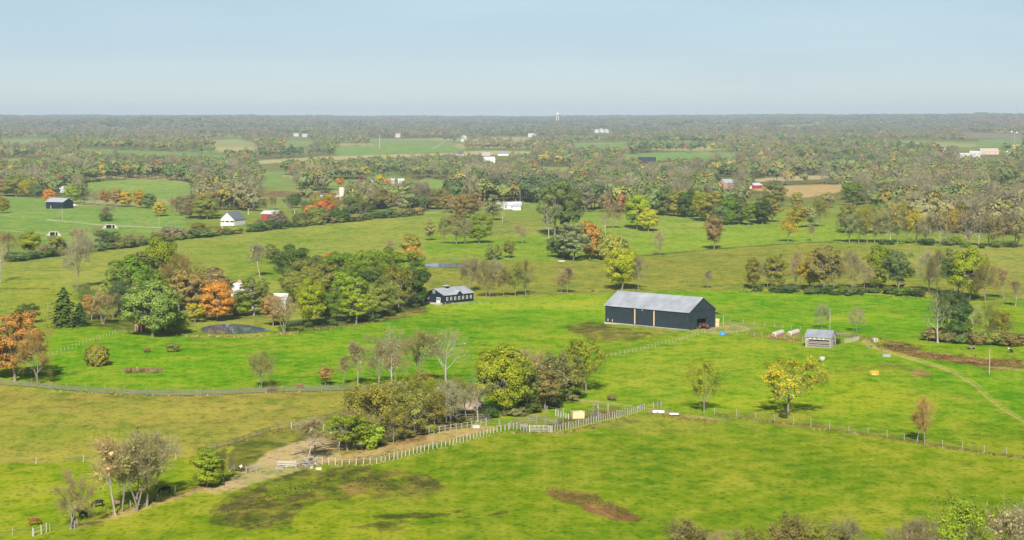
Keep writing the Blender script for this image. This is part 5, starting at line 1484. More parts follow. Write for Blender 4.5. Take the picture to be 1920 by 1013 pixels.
house('machine_shed', 'low red shed with a bright white roof near the orange-red tree', 'shed', 511, 411, -22, 11, 8, 3.4, 5.0, M_red, M_wroof, doors=((-1,2.5,2.6,M_dark),))
house('farm_building', 'old grey-roofed farm building half hidden by the orange-red tree', 'barn', 618, 379, 10, 13, 7, 3, 5, M_red, M_lroof)
G1 = 'white cottages on the far lawn'
house('cottage', 'white cottage with its pointed gable toward the viewer', 'house', 697, 346, -100, 9, 6.2, 3.0, 6.2, M_white, M_groof, G1, gwin=2)
house('cottage', 'cream cottage in the middle of the three on the far lawn', 'house', 735, 344, -15, 7, 6, 3.0, 4.8, M_tanw, M_lroof, G1, win=2)
house('cottage', 'last cottage of the three beside the yellow tree', 'house', 752, 344, 8, 6, 5, 2.8, 4.6, M_white, M_wroof, G1, win=2)
house('long_farm_building', 'long low white-roofed farm building above the stout dead tree', 'farm building', 947, 392, 6, 21, 8, 2.9, 4.6, M_white, M_wroof, win=5)
house('garage', 'small white garage with a grey roof at the end of the long building', 'garage', 970, 394, -10, 5.5, 5, 2.6, 4.0, M_white, M_lroof)
o = house('barn', 'old faded pink barn with a silvery roof in the woods', 'barn', 1362, 353, 42, 13, 9.4, 4.8, 8.0, M_pink, M_lroof, gdoor=(-2.2,0.2,2.8,M_dark,-1))
house('barn', 'red barn with a white roof and white door among the woods', 'barn', 1415, 353.5, 42, 11, 8.4, 3.0, 4.8, M_red, M_wroof, gdoor=(-1.5,1.3,2.4,M_white,-1))
house('barn', 'dark blue-black barn sunk behind trees at the green strip', 'barn', 1213, 307, -12, 21, 12, 4.5, 8.4, M_droof, M_droof)
house('farm_building', 'grey-green roofed barn at the edge of the tan strip', 'barn', 859, 292, 4, 17, 11, 3.2, 6.2, M_tanw, M_groof)
house('farm_building', 'first silvery farm roof of the pair behind the white barn', 'barn', 911, 292, 4, 13, 9, 3, 5.2, M_tanw, M_lroof)
house('farm_building', 'second and brighter silvery farm roof of the pair', 'barn', 944, 292, -3, 17, 9, 3, 5.4, M_white, M_tin3)
house('barn', 'weathered white barn hidden behind bare branches in the far wood', 'barn', 917, 306, 15, 15, 9, 5, 8.5, M_white, M_wroof)
house('farmhouse', 'tall white farmhouse mostly hidden by the grove behind the pond', 'house', 449, 577, 28, 8.6, 7, 6.0, 8.4, M_white, M_white, win=3, gwin=2, chimney=True)
house('outbuilding', 'white outbuilding glimpsed through the grove above the bare pond tree', 'shed', 527, 580, -10, 4.5, 4, 3.6, 5.2, M_white, M_white)
rs_ = house('red_shed', 'little red and white shed tucked under the broad pale oak', 'shed', 281, 621, 36, 7.4, 4.6, 2.2, 3.0, M_red, M_red, gdoor=(-1.7,0.2,1.9,M_red,-1))
b = MB(); b.box(-3.7 - 0.05, -3.7 - 0.003, -2.3, 2.3, -0.2, 2.15); b.build('white_end', M_white, rs_)
b = MB()
b.box(-3.7-0.09,-3.7-0.055,0.9,1.9,0.1,1.9); b.build('red_door', M_red, rs_)
G2 = 'far houses scattered in the woods'
def far_house(label, px, py, L, W, he, hr, wall, roof, rz=0, name='far_house', cat='house'):
    p = G(px, py)
    o = empty(name, (p[0], p[1], p[2]), R(rz), label, cat, G2)
    wall = M_fw if wall is M_white else wall; roof = M_fw if roof in (M_white, M_wroof) else roof
    wl, rf = gabled(o, L, W, he, hr, wall, roof, over=0.3, th=0.25)
    if L > 9:
        for i in range(3): window(wl, -L/2 + L * (i + 0.5) / 3, -W/2 - 0.003, he * 0.35, 1.4, he * 0.35, fr=0.15)
    return o
far_house('dark-roofed white farmhouse far off near the water tower', 949, 243, 18, 12, 6, 11, M_white, M_droof, 5)
far_house('white shed with a curved pale roof near the crimson tree far off', 999, 257, 24, 12, 5, 9, M_white, M_wroof, -8)
far_house('dark blue hipped roof beyond the crimson trees', 1025, 268, 18, 14, 4, 10, M_tanw, M_droof, 3)
far_house('tiny white building just under the water tower', 1045, 231, 14, 10, 6, 9, M_white, M_wroof)
for k, (x, l_) in enumerate(((1118, 'first white gable of the far white compound'), (1127, 'middle and tallest gable of the far white compound'), (1136, 'last gable of the far white compound'))):
    far_house(l_, x, 249, 15, 12, 7, 13 if k == 1 else 11, M_white, M_white, -80 + 8 * k)
far_house('white house with a bright wall by the far green strip', 555, 256, 14, 9, 4, 8, M_white, M_lroof, 10)
far_house('cream pair house beside the bright white one', 572, 257, 15, 9, 4, 8, M_tanw, M_lroof, -15)
far_house('tiny white barn high on the hazy left woods', 98, 228, 22, 14, 7, 12, M_white, M_white)
far_house('two-storey white-fronted brick house on the far lawn', 746, 258, 13, 9, 8, 11, M_white, M_pink, 4)
far_house('long white roof on the hazy hill above the brick house', 737, 239, 28, 12, 4, 8, M_white, M_wroof, 2)
far_house('white gabled house right of the far curving drive', 870, 260, 12, 9, 5, 9, M_white, M_lroof, -60)
far_house('small white outhouse below the gabled house', 867, 266, 7, 6, 4, 6, M_white, M_wroof)
far_house('pale pink house with a round tree before it', 787, 252, 14, 10, 5, 9, M_pink, M_pink)
far_house('white-roofed house peeping out above the far black barn', 118, 361, 13, 9, 3, 5.4, M_white, M_wroof, -20)
far_house('first white mobile home of the settlement by the masts', 1808, 296, 15, 7, 4, 6.5, M_white, M_white, 12)
far_house('second white mobile home of the settlement by the masts', 1828, 292, 15, 7, 4, 6.5, M_white, M_wroof, -8)
far_house('lower white mobile home of the settlement by the masts', 1829, 299, 11, 6, 3.5, 5.5, M_white, M_white, 4)
far_house('broad tan-roofed hall behind the dark red tree', 1853, 290, 27, 16, 4.5, 9, M_tanw, M_tanw, 3)
far_house('white house under the tall floodlight pole', 1896, 299, 10, 8, 6, 9, M_white, M_lroof, -70)
far_house('little white hut beside the far field drive', 317, 443, 2.0, 1.8, 1.3, 1.7, M_white, M_white, 0, 'hut', 'hut')

# silos, tower, masts --------------------------------------------------
def silo(label, px, py, r, h, m, dome, cat='silo', dmat=None):
    p = G(px, py); o = empty('silo', tuple(p), 0, label, cat)
    MB().tube([(0,0,-0.5),(0,0,h)], r, 18).build('staves', m, o, True)
    pts = [(0,0,h + dome * math.sin(t)) for t in np.linspace(0, 1.5, 6)]; rd = [r * 1.02 * math.cos(t) + 0.02 for t in np.linspace(0, 1.5, 6)]
    MB().tube(pts, rd, 18).build('cap', dmat or m, o, True)
    b = MB()
    for z in np.arange(1.2, h, 1.6): b.tube([(0,0,z),(0,0,z+0.08)], r + 0.03, 18, False)
    b.build('hoops', M_rust, o)
silo('tall pale concrete silo rising from the wood', 641, 381, 2.0, 11.2, M_stave, 0.3)
silo('short silver silo at the end of the faded pink barn', 1383, 350, 2.0, 7.0, M_steel, 1.4)
az = math.atan((1045.0 - CX) / F); D = 9000.0; tx, ty = D * math.sin(az), D * math.cos(az); tz = float(terrain(tx, ty))
wt = empty('water_tower', (tx, ty, tz), 0, 'white water tower standing above the far skyline', 'water tower')
top = CAMZ + 3.5 - tz
MB().tube([(0,0,top-11),(0,0,top-10),(0,0,top-1.5),(0,0,top)], [4, 8.2, 8.2, 3], 16).build('tank', M_white, wt, True)
for k in range(4):
    a = k * math.pi / 2 + 0.6; MB().bar((7*math.cos(a), 7*math.sin(a), -1), (6.4*math.cos(a), 6.4*math.sin(a), top-9.8), 1.3).build('leg', M_white, wt)
def mast(label, x, y, py_top, py_base=None, D=None, w=0.5, lights=(), mat=None, cat='mast', name='mast'):
    if D is None:
        p = G(x, py_base)
    else:
        a = math.atan((x - CX) / F); p = np.array([D * math.sin(a), D * math.cos(a), 0]); p[2] = terrain(p[0], p[1])
    d = math.hypot(p[0], p[1]); zt = CAMZ - (py_top - HORIZ) * d / F
    o = empty(name, tuple(p), 0, label, cat)
    MB().tube([(0,0,-1),(0,0,zt-p[2])], [w, w*0.6], 8).build('pole', mat or M_steel, o)
    for dx, dz in lights:
        MB().tube([(dx-0.01,0,zt-p[2]+dz-1.3),(dx,0,zt-p[2]+dz),(dx,0,zt-p[2]+dz+1.3)], [0.6,1.5,0.5], 10).build('lamp_head', M_white, o, True)
        MB().bar((0,0,zt-p[2]+dz-1),(dx,0,zt-p[2]+dz-1),0.25).build('arm', M_steel, o)
    return o
mast('very tall thin radio mast on the far skyline at the picture edge', 1904, 0, 193, D=8200, w=0.9)
mast('tall floodlight pole with two white lamps by the settlement', 1901.7, 0, 247, 299, w=0.45, lights=((-4.2, 0.6), (3.0, -0.6)), cat='light pole', name='light_pole')
mast('short floodlight pole left of the tall one', 1886.5, 0, 282, 296, w=0.3, lights=((1.2, -0.2),), cat='light pole', name='light_pole')
mast('short floodlight pole at the picture edge', 1917, 0, 277, 294, w=0.3, lights=((0.0, 0.0),), cat='light pole', name='light_pole')
p = G(1770, 291); o = empty('grain_tank', tuple(p), 0, 'pale grey square tank raised on legs above the far wood', 'tank')
MB().box(-3.8, 3.8, -3, 3, 4.5, 9.5).build('tank', M_lroof, o)
for sx in (-3.4, 3.4):
    for sy in (-2.6, 2.6): MB().box(sx-0.3, sx+0.3, sy-0.3, sy+0.3, -0.5, 4.5).build('leg', M_steel, o)
def pole(label, px, py, py_top, w=0.14, mat=None, arm=False):
    p = G(px, py); d = math.hypot(p[0], p[1]); h = (py - py_top) * d / F
    o = empty('utility_pole', tuple(p), R(20), label, 'utility pole')
    MB().tube([(0,0,-0.5),(0,0,h)], [w, w*0.7], 8).build('post', mat or M_post, o)
    if arm: MB().bar((-1.1,0,h-0.5),(1.1,0,h-0.5),0.14).build('crossarm', M_rail, o)
pole('utility pole standing alone on the slope by the brown soil strip', 1855, 702, 654, 0.13)
pole('slim pole rising behind the grey shed', 1556, 619, 577, 0.10)
pole('grey pole in front of the far black barn', 117, 413.5, 390, 0.16)
pole('thin pole below the golden tree of the far field', 298.5, 424, 404, 0.14)
pole('white pole at the corner of the white garage house', 417, 441, 414, 0.22, M_white)
pole('white-topped pole behind the white garage house roof', 465.5, 403, 391, 0.2, M_white, True)
pole('pale crossarm pole beside the orange-red tree', 552.5, 404, 394, 0.25, M_lroof, True)
pole('pole beside the long white farm building', 975, 384, 358, 0.16)
pole('tall grey pole on the far lawn beside the dark tree', 712, 279, 252, 0.5, M_lroof, True)
pole('short pole near the dark pine at the edge of the pasture', 90, 582, 567, 0.16, M_wood)

# field culverts ------------------------------------------------------
def culvert(label, px, py, w):
    p = G(px, py); o = empty('culvert', tuple(p), R(4), label, 'culvert', 'culverts under the far field drives')
    b = MB(); h = 2.0
    b.box(-w/2, -w/2+0.4, -0.2, 1.5, -0.4, h); b.box(w/2-0.4, w/2, -0.2, 1.5, -0.4, h); b.box(w*0.12, w*0.12+0.4, -0.2, 1.5, -0.4, h)
    b.box(-w/2, w/2, -0.25, 1.6, h, h+0.3)
    b.add([(-w/2,-0.2,-0.4),(-w/2,-0.2,h),(-w/2-2.2,-1.6,-0.2)],[(0,1,2)]); b.add([(w/2,-0.2,-0.4),(w/2,-0.2,h),(w/2+2.2,-1.6,-0.2)],[(0,2,1)])
    b.build('headwall', M_conc, o)
    MB().box(-w/2+0.4, w/2-0.4, 1.0, 1.1, -0.3, h).build('opening', M_dark, o)
culvert('concrete culvert with a double dark opening under the pale field drive', 207, 428.5, 5.6)
culvert('lower concrete culvert with one wide dark opening nearer the hedge', 101, 442.5, 4.8)

# ------------------------------------------------------------------ fences
def fence(label, pts, spacing, ph, pw, rails, rh, mp, mr, group=None, jit=0.03, name='fence', cat='fence'):
    P = ground([a[0] for a in pts], [a[1] for a in pts])[:, :2]
    L = np.concatenate([[0], np.cumsum(np.hypot(*np.diff(P, axis=0).T))])
    n = max(2, min(100, int(round(L[-1] / spacing)) + 1))
    s = np.linspace(0, L[-1], n)
    X = np.interp(s, L, P[:, 0]); Y = np.interp(s, L, P[:, 1])
    rgf = random.Random(int(pts[0][0]) + n)
    Z = terrain(X, Y)
    o = empty(name, (X[0], Y[0], Z[0]), 0, label, cat, group)
    pm = MB().box(-pw/2, pw/2, -pw/2, pw/2, -0.4, ph).mesh('fence_post', mp)
    for i in range(n):
        q = link('post', pm, o)
        q.location = (X[i] - X[0], Y[i] - Y[0], Z[i] - Z[0]); q.rotation_euler = (rgf.uniform(-jit, jit) * 2, rgf.uniform(-jit, jit) * 2, math.atan2(Y[min(i+1,n-1)] - Y[max(i-1,0)], X[min(i+1,n-1)] - X[max(i-1,0)]))
        q.scale = (1, 1, 1 + rgf.uniform(-jit, jit) * 3)
    for z in rails:
        b = MB()
        for i in range(n - 1):
            b.bar((X[i]-X[0], Y[i]-Y[0]-pw*0.55, Z[i]-Z[0]+z+rgf.uniform(-jit,jit)*1.5), (X[i+1]-X[0], Y[i+1]-Y[0]-pw*0.55, Z[i+1]-Z[0]+z+rgf.uniform(-jit,jit)*1.5), 0.04 if rh > 0.05 else rh, rh)
        b.build('rail', mr, o)
    return o
GF = 'board fences of the stockyard'
fence('white-post wire fence along the near side of the dirt lane', [(591,871),(608,871),(648,873),(686,872),(707,870),(742,861),(799,845),(844,835),(897,820),(930,811),(954,806)], 1.32, 1.3, 0.13, (1.15,), 0.06, M_pale, M_post, GF)
fence('pale board corral fence curving round the cattle pen', [(956,804),(978,807),(993,810),(1033,811),(1062,805),(1089,799),(1129,790),(1164,781),(1191,774),(1208,769)], 0.95, 1.45, 0.12, (0.4, 0.75, 1.1, 1.4), 0.08, M_pale, M_rail, GF)
fence('white board gate panel at the bend of the corral fence', [(993,811.5),(1033,812.3)], 5.0, 1.55, 0.16, (0.35, 0.65, 0.95, 1.25, 1.5), 0.06, M_pale, M_pale, GF)
fence('pale post-and-board fence along the far side of the dirt lane', [(805,815),(817,812.5),(840,809.5),(876,804),(898,799.5),(912,797.5)], 1.45, 1.4, 0.15, (1.3, 0.7), 0.08, M_post, M_post, GF)
fence('board fence from the lane end into the corral', [(911,797),(930,798),(956,804)], 4.0, 1.5, 0.2, (0.5, 1.0, 1.35), 0.08, M_post, M_rail, GF)
fence('dark board fence under the lane trees', [(634,846),(670,842),(700,836),(740,826),(770,820),(805,815)], 3.5, 1.35, 0.18, (0.6, 1.2), 0.10, M_rail, M_rail, GF)
fence('grey pen fence with three posts before the lane trees', [(590,850),(606,849.5),(621,847.5),(636,845)], 4.4, 1.7, 0.2, (0.4, 0.8, 1.2, 1.5), 0.1, M_post, M_rail, GF)
fence('grey board fence behind the corral in the shade of the oak', [(898,790),(925,785),(960,777),(990,769)], 3.2, 1.3, 0.12, (0.4, 0.8, 1.2), 0.1, M_rail, M_rail, GF)
fence('broken board fence below the pale earth bank', [(862,788),(880,788),(905,787),(911,796)], 3.0, 1.3, 0.14, (0.4, 0.8, 1.2), 0.12, M_rail, M_rail, GF)
fence('rear rail fence of the corral on the bright grass', [(992,768),(1012,770),(1031,773),(1056,777)], 4.5, 1.4, 0.14, (0.6, 1.1), 0.06, M_post, M_rail, GF)
fence('four thick white posts with rails inside the corral', [(1042,780),(1050,782),(1058,784),(1066,786)], 1.1, 1.3, 0.18, (0.5, 1.0), 0.06, M_pale, M_steel, GF)
fence('grey inner pen fence across the corral', [(960,800),(980,795),(1000,791),(1022,796),(1045,799)], 3.4, 1.3, 0.12, (0.4, 0.8, 1.2), 0.07, M_steel, M_steel, GF)
fence('second inner pen fence toward the tan box', [(1000,788),(1020,791),(1043,797),(1056,793)], 3.4, 1.3, 0.12, (0.4, 0.8, 1.2), 0.07, M_steel, M_steel, GF)
fence('long grey three-board fence between the bright pasture and the olive hayfield', [(-60,717),(0,722.5),(50,726),(100,731),(215,740),(330,743),(420,741),(520,736),(640,733),(765,734)], 2.6, 1.25, 0.14, (0.3, 0.62, 0.95, 1.2), 0.16, M_rail, M_rail, None)
fence('thin pole fence line above the long grey board fence', [(60,720),(130,727),(230,734),(340,738),(440,735),(560,730),(700,728)], 5.5, 1.3, 0.07, (1.0,), 0.02, M_post, M_rail, None)
fence('old dark split-rail fence between hayfield and stockyard', [(385,846),(440,835),(473,822),(510,809),(547,802.5),(590,794),(652,778),(700,768)], 3.0, 1.2, 0.12, (0.4, 0.8, 1.15), 0.10, M_rail, M_rail, None)
fence('pale-post section at the head of the stockyard', [(547,804),(565,805),(590,806),(610,806.5),(628,806)], 2.3, 1.4, 0.13, (0.4, 0.8, 1.2), 0.08, M_pale, M_rail, GF)
fence('grey board pen behind the lane trees', [(686,776),(700,777),(717,776),(745,775),(770,774)], 3.0, 1.4, 0.14, (0.4, 0.8, 1.2), 0.09, M_rail, M_rail, GF)
fence('thin post fence crossing the near meadow behind the leafless clump', [(-20,872),(36,872),(107,868),(180,866),(260,862),(330,862)], 8.5, 1.3, 0.09, (1.1, 0.7), 0.02, M_pale, M_rail, None)
fence('shaded wire fence by the cattle under the big leafless clump', [(160,985),(199,968),(250,952),(292,942),(315,929),(337,924),(359,920),(400,905),(440,890)], 6.5, 1.35, 0.10, (1.2, 0.8, 0.4), 0.02, M_post, M_rail, None)
fence('wire fence at the bottom corner beside the white pipe gate', [(-20,1012),(29,1003),(63,1006),(88,998),(140,992)], 4.0, 1.4, 0.10, (1.2, 0.8, 0.4), 0.02, M_post, M_rail, None)
fence('white pipe gate at the bottom corner', [(63,1006),(76,1003),(87,998)], 2.0, 1.35, 0.14, (1.25, 0.7), 0.06, M_pale, M_pale, None, name='gate', cat='gate')
fence('small board gate by the lone grey tree', [(135,991),(144,989)], 1.6, 1.6, 0.16, (0.3, 0.6, 0.9, 1.2, 1.5), 0.12, M_post, M_post, None, name='gate', cat='gate')
fence('small pale board gate at the yard edge beside the brush pile', [(462,888),(472,886),(481,884)], 1.1, 1.3, 0.14, (0.3, 0.65, 1.0, 1.25), 0.1, M_post, M_post, GF, name='gate', cat='gate')
fence('stack of pale boards nailed as a fence at the dusty yard mouth', [(520,878),(536,878),(555,877)], 2.0, 1.3, 0.2, (0.35, 0.7, 1.05, 1.3), 0.13, M_post, M_pale, GF)
fence('board gate standing open at the gravel crossing', [(1225.6,766),(1239,763)], 1.7, 1.45, 0.18, (0.35, 0.7, 1.05, 1.35), 0.12, M_post, M_rail, None, name='gate', cat='gate')
fence('wire fence on pale posts crossing the lower pasture', [(1340,778),(1392,781),(1443,788),(1484,793),(1525,800),(1567,806),(1607,812),(1650,818),(1693,826),(1737,832),(1780,840),(1824,846),(1871,852),(1930,860)], 4.9, 1.5, 0.11, (1.3, 0.9, 0.5), 0.02, M_post, M_rail, None)
fence('picket-like wire fence climbing to the corner of the big barn', [(1137,671),(1175,663),(1215,654),(1274,640),(1305,629),(1322,625)], 2.2, 1.1, 0.10, (0.9, 0.5), 0.03, M_post, M_post, None)
fence('wire fence from the big barn yard toward the wrapped bales', [(1322,625),(1345,624),(1375,626),(1405,629),(1440,634),(1475,638),(1505,641)], 3.4, 1.3, 0.12, (1.1, 0.6), 0.03, M_post, M_rail, None)
fence('faint fence beyond the barn yard along the rank grass', [(1344,603),(1400,607),(1450,613),(1500,620)], 4.5, 1.2, 0.12, (1.0,), 0.03, M_post, M_rail, None)
fence('faint wire fence across the pasture from stable to big barn', [(890,572),(960,571),(1040,575),(1137,583)], 3.0, 1.0, 0.08, (0.8,), 0.03, M_post, M_rail, None)
fence('small paddock fence in front of the black stable', [(822,573.5),(850,573),(880,572.5),(900,571.5)], 2.6, 1.1, 0.12, (0.9, 0.5), 0.04, M_post, M_post, None)
fence('thin fence running from the pine to the long grey fence', [(92,669),(130,655),(175,640),(205,630),(222,624)], 3.0, 1.1, 0.09, (0.9,), 0.02, M_post, M_post, None)
fence('short grey fence beside the little red shed', [(222,624),(235,624.5),(252,625)], 1.6, 1.0, 0.1, (0.4, 0.8), 0.1, M_rail, M_rail, None)
fence('row of nine white posts beside the grey shed', [(1584,644),(1596,641.5),(1610,638)], 0.6, 1.2, 0.09, (1.0,), 0.03, M_pale, M_steel, None)
fence('grey pen fence behind the grey shed', [(1568,630),(1580,631),(1596,632),(1612,636)], 1.6, 1.1, 0.16, (0.4, 0.8, 1.0), 0.12, M_wood, M_wood, None)
fence('pale rail fence along the shaded farm drive behind the pond', [(358,592),(400,594),(440,593),(478,590)], 3.4, 1.0, 0.1, (0.9, 0.5), 0.06, M_steel, M_white, None)
fence('wire fence on the slope by the far black barn', [(14,398),(40,394),(86,387)], 4.5, 1.2, 0.14, (1.0,), 0.04, M_rail, M_rail, None)

# ------------------------------------------------------------------ farm things
def at(name, px, py, rz, label, cat, group=None, dz=0.0):
    p = G(px, py); return empty(name, (p[0], p[1], p[2] + dz), R(rz), label, cat, group)
# wrapped bale rows
for lab, a, b_ in (('nearer pale wrapped hay bale tube left of the grey shed', (1450, 632.5), (1467, 627.5)), ('pale wrapped hay bale tube touching the grey shed side', (1479, 631), (1496, 626.5))):
    p = G(*a); q = G(*b_); d = q - p; Lb = np.linalg.norm(d[:2]); o = empty('hay_bale_row', tuple(p), math.atan2(d[1], d[0]), lab, 'hay bales', 'wrapped hay bale tubes')
    n = 6
    pts = []; rad = []
    for i in range(n * 4 + 1):
        t = i / (n * 4); pts.append((t * Lb, 0, 0.72)); k = (i % 4) / 4.0
        rad.append(0.78 - 0.05 * abs(math.cos(math.pi * k)) if 0 < i < n * 4 else 0.62)
    MB().tube(pts, rad, 16).build('wrap', M_wrap, o, True)
    MB().tube([(-0.12, 0, 0.70), (0.05, 0, 0.70)], 0.56, 16).build('hay_end', M_bhay, o)
    MB().box(0, Lb, -0.95, -0.55, -0.1, 0.35).build('hay_skirt', M_bhay, o)
# hopper tank on the pasture
o = at('plastic_tank', 1541.5, 680, 0, 'pale green plastic tank with black plates painted as its shadow in the pasture', 'tank')
MB().tube([(0,0,0.25),(0,0,0.6),(0,0,1.1),(0,0,1.45),(0,0,1.6)], [0.25,0.62,0.82,0.72,0.2], 14).build('shell', M_poly, o, True)
b = MB(); b.add([(-1.0,0,0.45),(-0.3,0.2,0.05),(-0.35,-0.1,0.5),(-0.9,0.3,0.1)],[(0,1,2),(0,3,1),(0,2,3),(1,3,2)]); b.add([(0.4,0,0.2),(1.2,0,0.95),(1.0,0.3,0.6),(0.3,0.3,0.1)],[(0,1,2),(0,2,3),(0,3,1),(1,3,2)]); b.build('shadow_plates', M_tyre, o)  # black plates at both sides, put in as the tank's shadows
# feed trough
def trough(px, py, rz, L, W, H, m, label, mi=M_dark, leg=0.0, rnd=False, group=None, wall=0.08):
    o = at('feed_trough', px, py, rz, label, 'feed trough', group)
    b = MB(); b.box(-L/2, L/2, -W/2, -W/2+wall, leg, H); b.box(-L/2, L/2, W/2-wall, W/2, leg, H); b.box(-L/2, -L/2+wall, -W/2+wall, W/2-wall, leg, H); b.box(L/2-wall, L/2, -W/2+wall, W/2-wall, leg, H)
    if rnd:
        b.tube([(-L/2,0,leg),(-L/2,0,H)], W/2, 14); b.tube([(L/2,0,leg),(L/2,0,H)], W/2, 14)
    b.build('shell', m, o)
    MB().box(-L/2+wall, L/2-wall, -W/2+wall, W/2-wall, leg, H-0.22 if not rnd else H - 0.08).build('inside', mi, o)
    if leg:
        for x in np.linspace(-L/2+0.1, L/2-0.1, 4): MB().box(x-0.07, x+0.07, -W/2+0.05, W/2-0.05, -0.1, leg).build('leg', M_tyre, o)
    return o
trough(1661.5, 669, 4, 2.2, 0.9, 0.75, M_steel, 'grey box trough with a dark inside on the pasture')
trough(1234.5, 775, -6, 2.0, 0.7, 0.62, M_fib, 'white round-ended feed bunk on the gravel crossing', M_fib, 0.12, True, 'white feed bunks')
trough(1264, 780, -10, 2.0, 0.6, 0.62, M_fib, 'white feed bunk with gaps under it, lower one on the gravel', M_fib, 0.3, False, 'white feed bunks')
trough(892.5, 802.5, 5, 1.5, 0.8, 0.6, M_conc, 'square concrete water trough at the end of the dirt lane')
trough(598, 881, -4, 1.1, 0.6, 0.45, M_conc, 'low concrete block trough at the foot of the yard', M_conc)
trough(584, 878, 10, 0.5, 0.4, 0.35, M_white, 'small pale bucket trough near the dead wood tangle')
trough(524, 880.5, 3, 1.6, 0.7, 0.55, M_wood, 'dark trough in front of the stacked pale boards')
trough(983, 800, 3, 1.4, 0.7, 0.6, M_steel, 'steel trough set in the inner corral fence')
trough(967, 778, 3, 1.1, 0.6, 0.6, M_steel, 'grey trough at the back of the corral')
# ring feeder
o = at('ring_feeder', 1639, 703, 0, 'yellow round bale feeder ring on the pasture', 'hay feeder')
for z, nm in ((0.1, 'hoop'), (0.55, 'hoop'), (1.0, 'hoop')):
    b = MB(); ring = [(1.12*math.cos(t), 1.12*math.sin(t), z) for t in np.linspace(0, 2*math.pi, 25)]
    b.tube(ring, 0.055, 6, False); b.build(nm, M_yel, o, True)
for k in range(14):
    t = k * 2 * math.pi / 14; MB().bar((1.12*math.cos(t), 1.12*math.sin(t), 0.05), (1.12*math.cos(t+0.12), 1.12*math.sin(t+0.12), 1.0), 0.06).build('bar', M_yel, o)
MB().tube([(0,0,0),(0,0,0.35),(0,0,0.55)], [0.95,0.85,0.2], 14).build('hay', M_hay, o, True)
# blue heap at the barn yard
o = at('tarp_heap', 1354, 627.5, 0, 'crumpled bright blue tarp heap in the barn yard', 'tarp')
b = MB(); rgt = random.Random(4); n = 10
ring0 = [(1.0*math.cos(k*2*math.pi/n)*rgt.uniform(.85,1.1), 0.7*math.sin(k*2*math.pi/n)*rgt.uniform(.8,1.1), 0) for k in range(n)]
ring1 = [(x*.75, y*.75, rgt.uniform(.45,.8)) for x, y, z in ring0]; 
b.add(ring0 + ring1 + [(0,0,1.05)], [(k,(k+1)%n,(k+1)%n+n,k+n) for k in range(n)] + [(k+n,(k+1)%n+n,2*n) for k in range(n)]); b.build('sheet', M_blue, o)
MB().bar((0.8,0,0.15),(2.6,0.3,0.12),0.4,0.25).build('pallet', M_rail, o)
# tractor in the barn doorway
px_, py_ = L_/2 + 0.9, (door[0] + door[1]) / 2 - W_/2 + 0.4
tp = barnpt(px_, py_); tr = empty('tractor', (tp[0], tp[1], float(terrain(tp[0], tp[1]))), BRZ, 'old rusty red tractor parked half inside the big barn doorway', 'tractor')
b = MB(); b.box(-0.6,1.3,-0.28,0.28,0.75,1.35); b.box(-1.5,-0.6,-0.4,0.4,0.6,1.15); b.build('body', M_rredd, tr)
MB().box(1.3,1.36,-0.26,0.26,0.6,1.32).build('grille', M_rust, tr)
MB().tube([(0.5,0.1,1.3),(0.5,0.1,2.0)],0.05,6).build('exhaust', M_rust, tr)
MB().box(-1.3,-0.9,-0.25,0.25,1.15,1.5).build('seat', M_tyre, tr)
for s in (-1, 1):
    w = MB().tube([(-1.0,s*0.62,0.72),(-1.0,s*0.98,0.72)],0.72,18).build('rear_wheel', M_tyre, tr); MB().tube([(-1.0,s*0.6,0.72),(-1.0,s*1.0,0.72)],0.36,12).build('rim', M_rust, w)
    w = MB().tube([(1.05,s*0.5,0.38),(1.05,s*0.68,0.38)],0.38,14).build('front_wheel', M_tyre, tr); MB().tube([(1.05,s*0.49,0.38),(1.05,s*0.7,0.38)],0.18,10).build('rim', M_rust, w)
    MB().tube([(-1.6,s*0.8,1.2),(-1.2,s*0.8,1.52),(-0.7,s*0.8,1.48),(-0.35,s*0.8,1.1)],[(0.05,0.2)]*4,6).build('fender', M_rredd, tr)
# upright round bales under the lean-to
for k, (dx, dz) in enumerate(((0.0, 0), (0.0, 1.25))):
    tp = barnpt(L_/2 - 0.2, W_/2 + 1.2 + 0.1 * k); o = empty('hay_bale', (tp[0], tp[1], float(terrain(tp[0], tp[1])) + dz), BRZ, ('lower straw-yellow bale stacked under the barn lean-to', 'upper straw-yellow bale stacked under the barn lean-to')[k], 'hay bale', 'straw bales under the lean-to')
    MB().tube([(0,0,0),(0,0,0.06),(0,0,1.19),(0,0,1.25)],[0.7,0.75,0.75,0.7],16).build('straw', M_hay, o, True)
    b = MB(); 
    for z in (0.3, 0.6, 0.9): b.tube([(0,0,z),(0,0,z+0.03)],0.765,16,False)
    b.build('twine', M_osb, o)
# corral equipment
o = at('panel_box', 1083, 785, 14, 'tan chipboard-sided loading box inside the corral', 'cattle box')
b = MB(); b.box(-1.3,1.3,-0.75,-0.68,0.1,1.55); b.box(-1.3,-1.23,-0.68,0.7,0.1,1.45); b.box(1.23,1.3,-0.68,0.7,0.1,1.7); b.box(-1.3,1.3,0.7,0.77,0.1,1.6); b.build('side_panel', M_osb, o)
for x in (-1.25,-0.4,0.4,1.25): MB().box(x-0.05,x+0.05,-0.84,-0.76,-0.1,1.75).build('stud', M_fresh, o)
MB().box(-1.2,0.4,-0.6,0.6,1.6,1.66).build('loose_lid', M_osb, o)
def gatepanel(label, px, py, rz, L, H, m, name='cattle_panel', n=6):
    o = at(name, px, py, rz, label, 'cattle panel', 'rusty cattle panels of the corral')
    b = MB()
    for x in (0, L): b.bar((x,0,0),(x,0,H),0.07)
    b.build('upright', m, o)
    for k in range(n): MB().bar((0,0,0.15+(H-0.2)*k/(n-1)),(L,0,0.15+(H-0.2)*k/(n-1)),0.045).build('bar', m, o)
